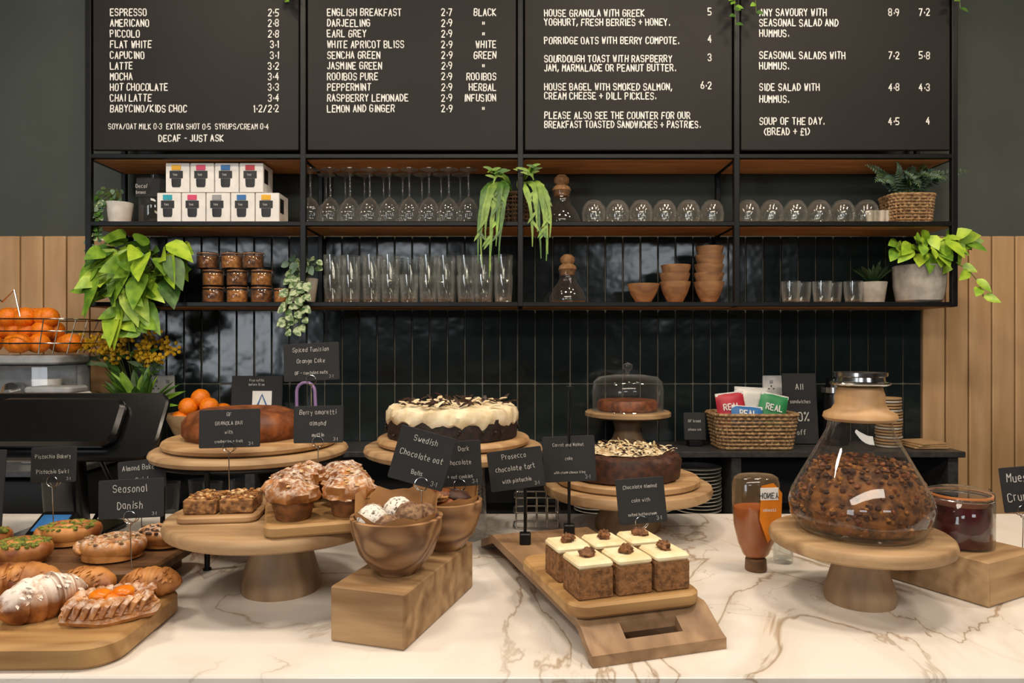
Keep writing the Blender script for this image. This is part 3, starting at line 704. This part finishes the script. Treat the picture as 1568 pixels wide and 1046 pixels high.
b=B('white_receipt_printer',(-1.44,2.25,.994)); b.slab(.16,.13,0,.215,WHITEP,.015,.006,None); b.slab(.15,.11,.215,.235,GREY,.02,.006); b.box((0,-.0655,.16),(.1,.002,.01),PBLK,.0005); b.done()

# ------------------------------------------------------------------ till monitor
b=B('till_monitor',(-1.035,1.66,.92))
b.slab(.2,.18,0,.014,DGREY,.03,.004); b.slab(.09,.05,.012,.24,DGREY,.015,.004,RX(.12))
M=T(0,-.03,.255)@RX(math.radians(58)); b.slab(.47,.17,-.009,.009,DGREY,.03,.005,M); b.slab(.3,.12,.009,.034,DGREY,.03,.008,M)
b.tube([(.02,.05,.22),(.07,.06,.1),(.03,.05,.02)],.005,DGREY,6); b.done()
b=B('card_reader',(-.98,1.50,.92)); M=T(0,0,.045)@RX(.5); b.slab(.08,.12,-.01,.01,DGREY,.01,.004,M); b.box((0,.02,.0105),(.06,.05,.002),BLUE,.0005,M); b.slab(.06,.07,0,.035,DGREY,.01,.003); b.done()

# ------------------------------------------------------------------ chalk signs
def sign(x,y,z,w,h,lines,zb,tilt=0.,base=False,lean=-.1,yaw=0.,post=0,stx=0.):
    b=B('chalk_price_sign',(x,y,z),yaw); M=RY(tilt)@RX(lean)
    b.slab(w,h,-.0012,.0012,CARD,.003,.0006,M@RX(pi/2))
    n_=len(lines); tl=0
    for t in lines:
        c=sum((GP[ch][1]+GAP) if ch in GP else 3.2 for ch in t); tl=max(tl,c)
    cap=min(h*.5/n_*.72,w*.80/tl*6/.75)
    for i,t in enumerate(lines):
        small=.75 if (n_>2 and i>=n_-1) else 1
        b.text(t,0,h*.5-h*(i+.72)/(n_+.35)-cap*.1,-.0018,cap*small,CHALK2,None,'C',max(cap*.1,.0006),M,.1)
    b.text('3~1',w*.40,-h*.44,-.0018,h*.08,CHALK2,None,'R',.0005,M)
    d=zb-z
    if base:
        b.box((stx,.004,d+.011),(.022,.022,.022),BLK,.002); b.tube([(stx,.004,d+.01),(stx,.004,post if post else .0)],.0032,BLK,8)
        if post: b.box((stx,.005,post-.02),(.014,.006,.06),BLK,.001)
    else:
        rl=.011; zc=-h*.5+.002
        b.tube([(stx+rl*math.cos(a*pi/8),-.005,zc+rl*math.sin(a*pi/8)) for a in range(16)],.0008,CHROME,5,True)
        b.tube([(stx,-.004,zc-rl),(stx,0,d)],.001,CHROME,5)
        b.tube([(stx+rl*math.cos(a*pi/8),.005,zc+rl*math.sin(a*pi/8)) for a in range(16)],.0008,CHROME,5,True)
        b.tube([(stx,.005,zc-rl),(stx,0,zc-rl-.004)],.0008,CHROME,5)
    b.done()
ZR=.975
sign(-.661,1.235,1.097,.114,.067,['Seasonal','Danish'],ZR,-.05)
sign(-.915,1.42,1.124,.091,.07,['Pistachio Bakery','Pistachio Swirl'],ZR,-.03)
sign(-.767,1.475,1.094,.10,.06,['Almond Bakery','Swirl'],.92,-.1)
sign(-.985,1.31,1.10,.10,.14,['Custard','Swirl'],ZR)
sign(-.542,1.365,1.203,.117,.073,['GF','GRANOLA BAR','with','cranberries + fruit'],1.06,-.03)
sign(-.378,1.39,1.208,.097,.072,['Berry amaretti','almond','muffin'],1.06,-.02)
sign(-.451,1.60,1.324,.125,.085,['Spiced Tunisian','Orange Cake','GF - contains nuts'],1.155,-.05)
sign(-.147,1.16,1.18,.092,.088,['Swedish','Chocolate oat','Balls'],1.09,.27)
sign(-.093,1.27,1.152,.077,.08,['GF  Dark','chocolate','+ nut cookies'],1.09,-.06)
sign(.008,1.40,1.119,.108,.078,['Prosecco','chocolate tart','with pistachio'],.9705,-.13,True,stx=.018)
sign(.118,1.467,1.128,.108,.093,['Carrot and Walnut','cake','with cream cheese icing'],.9705,-.04,True,post=.14)
sign(.225,1.238,1.093,.084,.078,['Chocolate almond','cake with','salted buttercream'],.992,-.08)
sign(.975,1.36,1.088,.078,.085,['Muesli','Crunch'],.92,-.08)

# ------------------------------------------------------------------ pastries
def croissant(b,c,L,r_,m_,rz=0.,bend=.5,seed=0.,k=5):
    n_=110; pts=[];rs=[];Rb=L/(2*math.sin(bend))
    for i in range(n_+1):
        t=i/n_*2-1; a=t*bend; pts.append((Rb*math.sin(a),Rb*math.cos(a)-Rb*math.cos(bend)*.5-Rb*.5,r_*.72))
        u=abs(t)*k/2+.5; saw=1-(u%1.0)
        step=.90+.16*saw**.6 if (u%1.0)>.06 else .93
        rs.append(r_*(max(.03,1-abs(t)**2.2))**.6*step*(1+.06*noise.noise(Vector((t*9,seed,0)))))
    M=T(*c)@RZ(rz)@Matrix.Diagonal((1,1,.86,1)); b.tube(pts,rs,m_,28,False,M)
    for q in range(40):
        i=R.randrange(12,n_-12); p=Vector(pts[i]); a=R.uniform(.3,pi-.3); o=Vector((0,math.cos(a),math.sin(a)))*rs[i]
        b.leaf(p+o*1.0,(R.uniform(-.6,.6),math.cos(a+1.5),.2*math.sin(a+1.5)),o,.010,.005,m_,.2,'lance',.2,M)
def swirl(b,c,Rm,m_,fill,rz=0.,r0=.014,seed=0.,turns=2.6,n_=110,oval=.85,dense=60):
    M=T(*c)@RZ(rz)@Matrix.Diagonal((1,oval,1,1)); pts=[];rs=[]
    for i in range(n_+1):
        t=i/n_; a=t*turns*2*pi; rad=.006+(Rm-.006-r0*.8)*t**.85; pts.append((rad*math.cos(a),rad*math.sin(a),r0*(1.15+.55*(1-t))))
        rs.append(r0*(.85+.25*math.sin(a*3+seed)*.3+.14*noise.noise(Vector((a*1.7,seed,0))))*(1 if t<.96 else max(.1,(1-t)/.04)))
    b.tube(pts,rs,m_,14,False,M,1.25)
    for i in range(n_//2):
        p=Vector(pts[R.randrange(n_)]); d=Vector((R.uniform(-1,1),R.uniform(-1,1),.1)); b.leaf(p+Vector((0,0,r0*.95)),d,(0,0,1),.011,.006,m_,.3,'lance',.2,M)
    b.lathe([(0,.003),(Rm-r0,.003),(Rm-r0,.014),(0,.016)],m_,M,28)
    if fill:
        for q in range(dense):
            a=R.uniform(0,2*pi); r2=Rm*.82*R.random()**.6; b.blob((r2*math.cos(a),r2*math.sin(a),r0*(2.1+.5*(1-r2/Rm))),(.0045,.004,.0028),fill,.3,4,q,6,4,M)
def fold_danish(b,c,L,W_,m_,rz=0.,seed=0.):
    # oval laminated danish: stacked flaky layers with a raised folded rim and an open centre
    M=T(*c)@RZ(rz)
    nu=96
    for k,(sc1,z0,z1) in enumerate(((1.,0,.011),(.97,.008,.017),(.93,.014,.023),(.88,.020,.029))):
        def fn(r,z,a,k=k): w_=1+.035*noise.noise(Vector((math.cos(a)*3,math.sin(a)*3,seed+k*2.3)))+.018*math.sin(a*11+k*1.3); return (r*w_,z+.0015*math.sin(a*5+k*2))
        q=[(0,z0),(.94*sc1,z0),(1*sc1,(z0+z1)/2),(.94*sc1,z1),(.80*sc1,z1+.002),(.66*sc1,z1-.004 if k==3 else z1-.002),(0,z0+.004 if k<3 else .018)]
        b.lathe(q,m_,M,nu,fn,L/2,W_/2)
    # diagonal folded strips over the rim
    for i in range(9):
        for sg in (-1,1):
            t=(i+.5)/9*2-1; xx=t*L/2*.80; wv=W_/2*math.sqrt(max(.05,1-(t*.86)**2))
            P=[(xx-.006,sg*wv*.93,.012),(xx-.001,sg*wv*.86,.026),(xx+.005,sg*wv*.66,.032),(xx+.010,sg*wv*.44,.027)]
            b.tube(P,[.006,.0085,.0085,.004],m_,8,False,M,.6)
b=B('pastry_board',(-.80,1.085,.9205),.02); b.slab(.50,.245,0,.035,W_board,.05,.006,None,8); b.done()
ZF=.9560
b=B('apricot_danish',(-.607,1.075,ZF)); fold_danish(b,(0,0,0),.136,.094,SUGL,.35)
M=RZ(.35); b.blob((.002,0,.027),(.030,.019,.009),CURD,.12,3,2,20,10,M)
for k in (-1,1): b.blob((.002+k*.015,.003*k,.033),(.016,.016,.009),CURD,.08,3,k,16,8,M)
b.done()
b=B('sugared_croissant',(-.708,1.075,ZF)); croissant(b,(0,0,0),.125,.040,SUG,1.05,.3,1,5); b.done()
b=B('croissant',(-.80,1.15,ZF)); croissant(b,(0,0,0),.125,.036,PASTRY,.3,.5,2,5); b.done()
b=B('sugared_croissant',(-.83,1.04,ZF)); croissant(b,(0,0,0),.12,.036,SUGL,.8,.45,2,5); b.done()
b=B('pain_au_chocolat',(-.593,1.168,ZF)); croissant(b,(0,0,0),.098,.029,PASTRY,.1,.12,5,3); b.done()
b=B('croissant',(-.70,1.170,ZF)); croissant(b,(0,0,0),.10,.028,PASTRY,-.2,.4,3,5); b.done()
b=B('pastry_serving_board',(-.875,1.335,.9205),-.03); b.slab(.50,.22,.034,.0545,W_dark,.05,.005,None,8)
for x in (-.2,.2):b.box((x,0,.017),(.03,.18,.034),W_dark,.003)
b.done()
ZP=.9755
b=B('nut_danish',(-.728,1.295,ZP)); swirl(b,(0,0,0),.066,SUGL,NUTS,.2,.016,3); b.done()
b=B('chocolate_danish',(-.675,1.375,ZP)); swirl(b,(0,0,0),.056,SUGL,BAKED,-.3,.015,5); b.done()
b=B('pistachio_danish',(-.865,1.39,ZP)); swirl(b,(0,0,0),.062,PASTRY,PIST,.3,.016,7,dense=110); b.done()
b=B('pistachio_danish',(-.875,1.272,ZP)); swirl(b,(0,0,0),.056,PASTRY,PIST,-.2,.016,8,dense=240); b.done()
b=B('pistachio_danish',(-1.0,1.34,ZP)); swirl(b,(0,0,0),.06,PASTRY,PIST,-.5,.016,9,dense=200); b.done()

# ------------------------------------------------------------------ cake stands
def disc(b,r_,z,t,m_=W_stand,seg=64,wob=.008):
    f=lambda r,zz,a:(r*(1+wob*math.sin(2*a+1)+wob*.5*math.sin(5*a)),zz)
    b.lathe([(0,z-t),(r_*.93,z-t),(r_*.985,z-t*.8),(r_,z-t*.45),(r_*.985,z-.003),(r_*.96,z),(0,z)],m_,None,seg,f)
def pedestal(b,rb,rt,h): b.lathe([(0,0),(rb*.97,0),(rb,.006),(rb*.99,.02),(rb*.86,h*.45),(rt*.92,h*.75),(rt,h),(0,h)],W_ped,None,40)
b=B('tall_metal_cake_stand',(-.586,1.60,.92))
for x,y in ((-.014,-.2),(.2,0),(-.2,.0),(0,.19)):
    b.tube([(x,y,.001),(x,y,.192)],.0055,BLK,8); b.lathe([(0,0),(.008,0),(.008,.004),(0,.004)],BLK,T(x,y,0),12)
b.tube([(.2*math.cos(a*pi/16),.197*math.sin(a*pi/16),.19) for a in range(32)],.004,BLK,6,True)
disc(b,.21,.215,.022); disc(b,.185,.236,.02,W_light); b.done()
b=B('orange_bundt_cake',(-.60,1.59,1.1567))
b.lathe([(.028,0),(.115,0),(.125,.012),(.125,.035),(.11,.055),(.085,.064),(.055,.06),(.032,.045),(.028,0)],BAKE,None,72,lambda r,z,a:(r*(1+.035*abs(math.sin(7*a))*(r>.08)),z)); b.done()
b=B('wooden_cake_stand',(-.42,1.295,.92)); pedestal(b,.07,.055,.118); disc(b,.197,.14,.026); b.done()
ZS=1.0605
b=B('traybake_board',(-.51,1.255,ZS),.12); b.slab(.135,.10,0,.012,W_light,.02,.003); b.done()
b=B('granola_traybakes',(-.51,1.26,ZS+.0125),.12)
for i in range(2):
    for j in range(2): b.slab(.056,.036,0,.026,TRAYB,.004,.003,T(-.03+i*.06,-.021+j*.041,0)@RZ(R.uniform(-.05,.05)))
for k in range(90): b.blob((R.uniform(-.055,.055),R.uniform(-.037,.037),.027),(.004,.0035,.0025),R.choice([GRAN2,FLAKE,GRAN]),.3,3,k,6,4)
b.done()
b=B('muffin_board',(-.335,1.238,ZS),.32); b.slab(.18,.22,0,.020,W_board,.02,.004); b.done()
b=B('almond_muffins',(-.335,1.238,ZS+.0205),.32)
for k,(x,y) in enumerate(((-.045,-.062),(.045,-.062),(-.05,.012),(.048,.016),(-.02,.075),(.045,.08))):
    M=T(x,y,0); b.lathe([(0,0),(.027,0),(.028,.002),(.036,.038),(0,.038)],MUFB,M,36,lambda r,z,a:(r*(1+.03*math.sin(18*a)),z))
    b.blob((x,y,.038),(.043,.043,.028),MUFF,.16,3,k*1.3,24,14,None,-.008)
    for q in range(16):
        a=R.uniform(0,2*pi); e=R.uniform(.5,1.5); p=Vector((math.cos(a)*math.cos(e)*.042,math.sin(a)*math.cos(e)*.042,math.sin(e)*.028+.038)); b.leaf(Vector((x,y,0))+p,(R.uniform(-1,1),R.uniform(-1,1),0),(math.cos(a)*.4,math.sin(a)*.4,1),.009,.006,FLAKE,.1,'round')
b.done()
b=B('glass_base_cake_stand',(-.135,1.65,.92)); 
b.lathe([(0,.001),(.075,.001),(.078,.01),(.074,.1),(.07,.182),(.06,.188)],GLASSC,None,40); b.lathe([(0,.189),(.055,.187),(.06,.18)],W_ped,None,24)
disc(b,.205,.212,.024); disc(b,.175,.232,.019,W_light); b.done()
b=B('frosted_chocolate_cake',(-.137,1.645,1.1525))
nz_=lambda s:(lambda r,z,a:(r+.005*noise.noise(Vector((math.cos(a)*5,math.sin(a)*5,z*60+s))),z+(.005*noise.noise(Vector((math.cos(a)*r*60,math.sin(a)*r*60,s))) if z>.05 else 0)))
wav=lambda r,z,a:(r+.005*noise.noise(Vector((math.cos(a)*8,math.sin(a)*8,z*50))),z+(.016*noise.noise(Vector((math.cos(a)*7,math.sin(a)*7,3))) if z<.045 else .007*noise.noise(Vector((math.cos(a)*r*50,math.sin(a)*r*50,2)))))
b.lathe([(0,0),(.145,0),(.149,.003),(.1495,.036),(.147,.048),(0,.048)],CHOC,None,96,nz_(1))
b.lathe([(0,.034),(.147,.034),(.152,.040),(.152,.056),(.146,.067),(.135,.071),(.115,.073),(.09,.072),(.06,.074),(.03,.072),(0,.073)],CREAMW,None,120,wav)
def curl(b,z,rad,n_,m_,s=.02,th=1.):
    for k in range(n_):
        a=R.uniform(0,2*pi); r2=rad*R.random()**.6; p=Vector((r2*math.cos(a),r2*math.sin(a),z)); d=Vector((R.uniform(-1,1),R.uniform(-1,1),R.uniform(0,.35))).normalized(); l=R.uniform(.5,1.3)*s
        b.tube([p,p+d*l*.5+Vector((0,0,.002)),p+d*l],[.002*th,.0035*th,.002*th],m_,5,False,None,.4)
curl(b,.077,.135,60,CURL,.028,1.5); curl(b,.076,.13,30,CREAMW,.026,1.8)
for k in range(26):
    a=R.uniform(0,2*pi); b.blob((.152*math.cos(a),.152*math.sin(a),R.uniform(.01,.03)),(.004,.004,.004),CHOC,.3,3,k,6,4)
b.done()
b=B('wooden_cake_stand',(.278,1.715,.92)); pedestal(b,.078,.062,.086); disc(b,.2,.11,.027); b.done()
b=B('walnut_cake_board',(.278,1.715,1.0305)); b.lathe([(0,0),(.165,0),(.17,.004),(.17,.014),(.166,.018),(0,.018)],W_light,None,56); b.done()
b=B('carrot_walnut_cake',(.265,1.70,1.049)); b.lathe([(0,0),(.126,0),(.131,.004),(.134,.045),(.130,.056),(.118,.060),(0,.061)],BAKED,None,72,nz_(2))
b.lathe([(0,.0635),(.08,.065),(.100,.0615)],CREAMW,None,48,nz_(7)); curl(b,.066,.12,90,CREAMW,.018); curl(b,.066,.12,80,CURL,.016); curl(b,.067,.12,30,FLAKE,.014); b.done()
b=B('wooden_cake_stand',(.604,1.235,.92)); pedestal(b,.058,.045,.098); disc(b,.148,.12,.024,W_stand,64,.012); b.done()
b=B('granola_jar',(.604,1.235,1.0405))
b.lathe([(0,.001),(.085,.001),(.10,.006),(.113,.025),(.1165,.05),(.112,.068),(.095,.1),(.07,.145),(.054,.175),(.05,.195)],GLASSJ,None,64)
b.lathe([(0,.008),(.08,.008),(.094,.012),(.104,.028),(.107,.05),(.103,.066),(.088,.096),(.074,.116),(.04,.126),(0,.124)],GRAN,None,48,lambda r,z,a:(r*(1+.02*noise.noise(Vector((math.cos(a)*9,math.sin(a)*9,z*90)))),z))
pf=[(.08,.012),(.094,.016),(.104,.028),(.107,.05),(.103,.066),(.088,.096),(.074,.118),(.05,.126),(.02,.127)]
for k in range(640):
    i=R.choice([0,1,2,2,3,3,4,4,5,5,5,6,6,7]); t=R.random(); r2=pf[i][0]*(1-t)+pf[i+1][0]*t; z=pf[i][1]*(1-t)+pf[i+1][1]*t; a=R.uniform(0,2*pi); s=R.uniform(.0028,.006)
    b.blob((r2*math.cos(a),r2*math.sin(a),z),(s,s,s*.8),R.choice([GRAN,GRAN2,GRAN3,GRAN3,BAKE]),.35,3,k,6,4)
b.lathe([(.048,.192),(.056,.193),(.060,.198),(.058,.206),(.046,.212),(.040,.222),(.040,.236),(.036,.25),(.030,.252)],W_collar,None,48)
b.lathe([(0,.253),(.036,.252),(.046,.254),(.047,.258),(.040,.261),(.039,.268),(.044,.27),(.044,.276),(0,.278)],CHROME,None,40)
b.tube([(.047*math.cos(a*pi/12),.047*math.sin(a*pi/12),.257) for a in range(24)],.0022,CHROME,6,True)
b.done(50)
b=B('squeezy_honey_bottle',(.48,1.40,.9205),.1)
b.lathe([(0,0),(.020,0),(.021,.003),(.020,.022),(.017,.025)],W_dark,None,28)
b.lathe([(.017,.025),(.024,.032),(.034,.055),(.042,.09),(.044,.125),(0,.126)],HONEY,None,36,None,1,.72)
b.lathe([(.018,.0245),(.025,.031),(.0355,.055),(.0435,.09),(.0465,.13),(.0465,.17),(.043,.182),(.035,.187),(0,.188)],glass('honey_bottle_plastic',(.97,.86,.66),(.7,.46,.22),.06,.4,3,.1,.05,.2,(.8,.62,.4)),None,36,None,1,.72)
pts=[(0,-.055),(.028,-.02),(.03,.04),(.012,.06),(-.012,.055),(-.016,-.01)]
vs=[(x+.006,-.0362-.0005-.002*(1-abs(x)/.03),z+.118) for x,z in pts]; b.add(vs,[tuple(range(6))],HLAB)
b.box((.010,-.0375,.157),(.036,.0012,.024),WHITE,.0004)
b.text('HONEY',.0,.0,.0388,.010,PBLK,None,'C',.0016,T(.010,0,.159)@RX(pi)); b.text('squeezy',.0,.0,.0400,.006,WHITE,None,'C',.0009,T(.010,0,.128)@RX(pi))
b.done()
b=B('shot_glass',(.553,1.45,.9205)); b.lathe([(0,0),(.018,0),(.019,.004),(.023,.075),(.0215,.075),(.017,.01),(0,.009)],GLASST,None,24); b.done()
b=B('glass_tumbler',(.70,1.44,.9205)); b.lathe([(0,0),(.022,0),(.023,.004),(.028,.075),(.0265,.075),(.02,.008),(0,.008)],GLASST,None,24); b.done()
def block(name,x,y,rz,w,l,h):
    b=B(name,(x,y,.9205),rz); b.slab(w,l,0,h,W_box,.003,.0025,None,2)
    b.box((0,-l/2-.0003,h/2),(w*.96,.0006,h*.9),W_box,.0002); b.done()
block('wooden_riser_block',-.172,1.185,-.30,.122,.285,.083)
block('wooden_riser_block',.818,1.325,.50,.150,.21,.077)
b=B('jam_jar',(.822,1.305,.9985)); clipjar(b,0,0,0,.055,.105,JAM,36); b.done(50)
b=B('marmalade_jar',(.780,1.405,.9985)); clipjar(b,0,0,0,.036,.10,MARMA,30); b.done(50)
b=B('cork_topped_glass_jar',(.985,1.27,.9205)); b.lathe([(0,.001),(.038,.001),(.042,.01),(.042,.09),(.034,.1)],GLASSJ,None,30); b.lathe([(0,.1),(.038,.1),(.04,.106),(.038,.118),(0,.12)],CORK,None,24); b.lathe([(0,.003),(.038,.003),(.038,.06),(0,.06)],MARMA,None,24); b.done()
def bowl2(x,y,r_,h,fill,seed):
    b=B('wooden_bowl_of_'+fill,(x,y,1.0042)); pr_=[(0,0),(r_*.45,0),(r_*.5,.004),(r_*.80,h*.35),(r_*.97,h*.75),(r_,h),(r_-.006,h+.001),(r_*.94-.006,h*.8),(r_*.76,h*.4),(r_*.4,.012),(0,.010)]
    b.lathe(pr_,W_bowl,None,48)
    def fp(r,z,a): k=(z-.02)/(h); q=noise.noise(Vector((math.cos(a)*2.5,math.sin(a)*2.5,seed))); return (r*(1+.06*q*k),z+(.016*q+(.030 if math.sin(a)>-.1 else 0)+.007*abs(math.sin(a*3+seed)))*max(0,k))
    b.lathe([(0,.018),(r_*.6,.03),(r_*.8,h*.6),(r_*.86,h*.94),(r_*.90,h+.004)],PAPER,None,40,fp)
    return b
b=bowl2(-.184,1.135,.0735,.088,'chocolate_oat_balls',2.)
for k,(x,y,z,m_) in enumerate(((-.034,-.026,.088,COCO),(.024,-.024,.092,CHBALL),(-.006,-.042,.076,CHBALL),(.0,.014,.092,COCO),(.044,.010,.082,CHBALL),(-.042,.02,.08,CHBALL),(0,0,.06,CHBALL))): b.blob((x,y,z),(.024,.024,.023),m_,.06,5,k,22,14)
b.done()
b=bowl2(-.117,1.265,.064,.085,'cookies',5.)
for k in range(8): b.blob((R.uniform(-.028,.028),R.uniform(-.03,.02),.088+R.uniform(-.01,.025)),(.025,.025,.010),R.choice([BAKED,TRAYB,BAKE]),.15,3,k,16,10,RY(R.uniform(-.2,.2)))
b.done()
b=B('curved_serving_tray',(.211,1.013,.9205),math.atan2(.063,.204))
def tray(b,w,L_,t,h):
    hx=.040; xs_=[-w/2,-hx-.006,-hx,hx,hx+.006,w/2]
    pr=[(-.004,0),(.006,.004),(.015,.0095),(.038,.0245),(.046,.030),(.056,h),(L_-.09,h),(L_-.07,h-.008),(L_,0)]
    n1_=len(pr); m_=len(xs_); vs=[]
    for up in (0,1):
        for y,z in pr:
            for x in xs_: vs.append((x,y,z+up*t))
    idx=lambda u,i,j:u*n1_*m_+i*m_+j
    fs=[]
    for i in range(n1_-1):
        for j in range(m_-1):
            if i==2 and j in (1,2,3): continue
            fs.append((idx(1,i,j),idx(1,i,j+1),idx(1,i+1,j+1),idx(1,i+1,j))); fs.append((idx(0,i,j),idx(0,i+1,j),idx(0,i+1,j+1),idx(0,i,j+1)))
    for j in range(m_-1):
        for i in (0,n1_-1): fs.append((idx(0,i,j),idx(0,i,j+1),idx(1,i,j+1),idx(1,i,j)))
    for i in range(n1_-1):
        for j in (0,m_-1): fs.append((idx(0,i,j),idx(0,i+1,j),idx(1,i+1,j),idx(1,i,j)))
    for j in (1,2,3):
        for i in (2,3): fs.append((idx(0,i,j),idx(0,i,j+1),idx(1,i,j+1),idx(1,i,j)))
    for j in (1,4): fs.append((idx(0,2,j),idx(0,3,j),idx(1,3,j),idx(1,2,j)))
    b.add(vs,fs,W_boardY)
tray(b,.213,.60,.016,.034); b.done(30)
b=B('cake_serving_board',(.152,1.165,.971),.295); b.slab(.215,.255,0,.021,W_board,.03,.004,None,6); b.done()
b=B('carrot_cake_squares',(.160,1.145,.9925),.295)
for i in range(3):
    for j in range(2):
        x=-.066+i*.064; y=-.058+j*.082; M=T(x,y,0)@RZ(R.uniform(-.05,.05))
        b.slab(.056,.062,0,.044,SPONGE,.003,.002,M,2); b.slab(.0575,.0635,.0435,.055,CREAM,.006,.004,M,3)
        b.blob((0,0,.059),(.013,.010,.008),WALNUT,.4,5,i+j*3,16,10,M@RZ(R.uniform(0,3)))
b.done()
b=B('chrome_wire_rack',(.06,1.735,.9205))
for z in (.003,.04,.076):
    b.tube([(x,y,z) for x,y in rr(.11,.07,.015,4)],.002,CHROME,6,True)
for x in (-.05,-.025,0,.025,.05):
    for y in (-.034,.034): b.tube([(x,y,.004),(x,y,.076)],.0016,CHROME,6)
    b.tube([(x,-.034,.04),(x,.034,.04)],.0016,CHROME,6)
b.done()

# ------------------------------------------------------------------ lights
def area(name,loc,rot,sx,sy,e,c):
    l=bpy.data.lights.new(name,'AREA'); l.shape='RECTANGLE'; l.size=sx; l.size_y=sy; l.energy=e; l.color=c
    o=bpy.data.objects.new(name,l); sc.collection.objects.link(o); o.location=loc; o.rotation_euler=rot; return o
warm=(1,.84,.66)
for i,x in enumerate((-1.5,-.3,.9,2.0)):
    h=B('added_fill_housing',(x,1.05,3.06)); h.slab(.5,.35,0,.04,WHITEP,.01,.004); h.done()  # housing invented to carry the added fill light below it
    area('added_ceiling_fill_%d'%i,(x,1.05,3.05),(0,0,0),.34,.24,17,warm)  # overhead fill added to brighten the counter, no known fixture
for i,x in enumerate((-1.09,.4,1.15)):
    area('wall_wash_lamp_%d'%i,(x,1.75,3.04),(math.radians(28),0,0),.2,.12,5,warm)
area('window_daylight_1',(-4.2,-4.4,1.78),(math.radians(90),0,0),1.7,2.0,75,(.9,.95,1))
area('window_daylight_2',(-1.55,-4.4,2.5),(math.radians(85),0,0),1.2,.6,18,(.9,.95,1))
area('window_daylight_3',(2.2,-4.4,2.6),(math.radians(85),0,0),1.3,.55,18,(.9,.95,1))
area('added_room_fill',(0,-1.2,2.95),(math.radians(25),0,0),3.,.4,55,(1,.88,.74))  # added fill light behind the camera, no pendants hang here
w=bpy.data.worlds.new('world'); sc.world=w; w.use_nodes=True
w.node_tree.nodes['Background'].inputs[0].default_value=(.62,.74,.9,1); w.node_tree.nodes['Background'].inputs[1].default_value=1.4
cd=bpy.data.cameras.new('camera'); cd.lens=25; cd.sensor_width=36; cd.clip_start=.05
co=bpy.data.objects.new('camera',cd); sc.collection.objects.link(co); co.location=(0,0,1.37); co.rotation_euler=(pi/2,0,0); sc.camera=co
sc.view_settings.view_transform='Standard'
sc.cycles.transparent_max_bounces=32
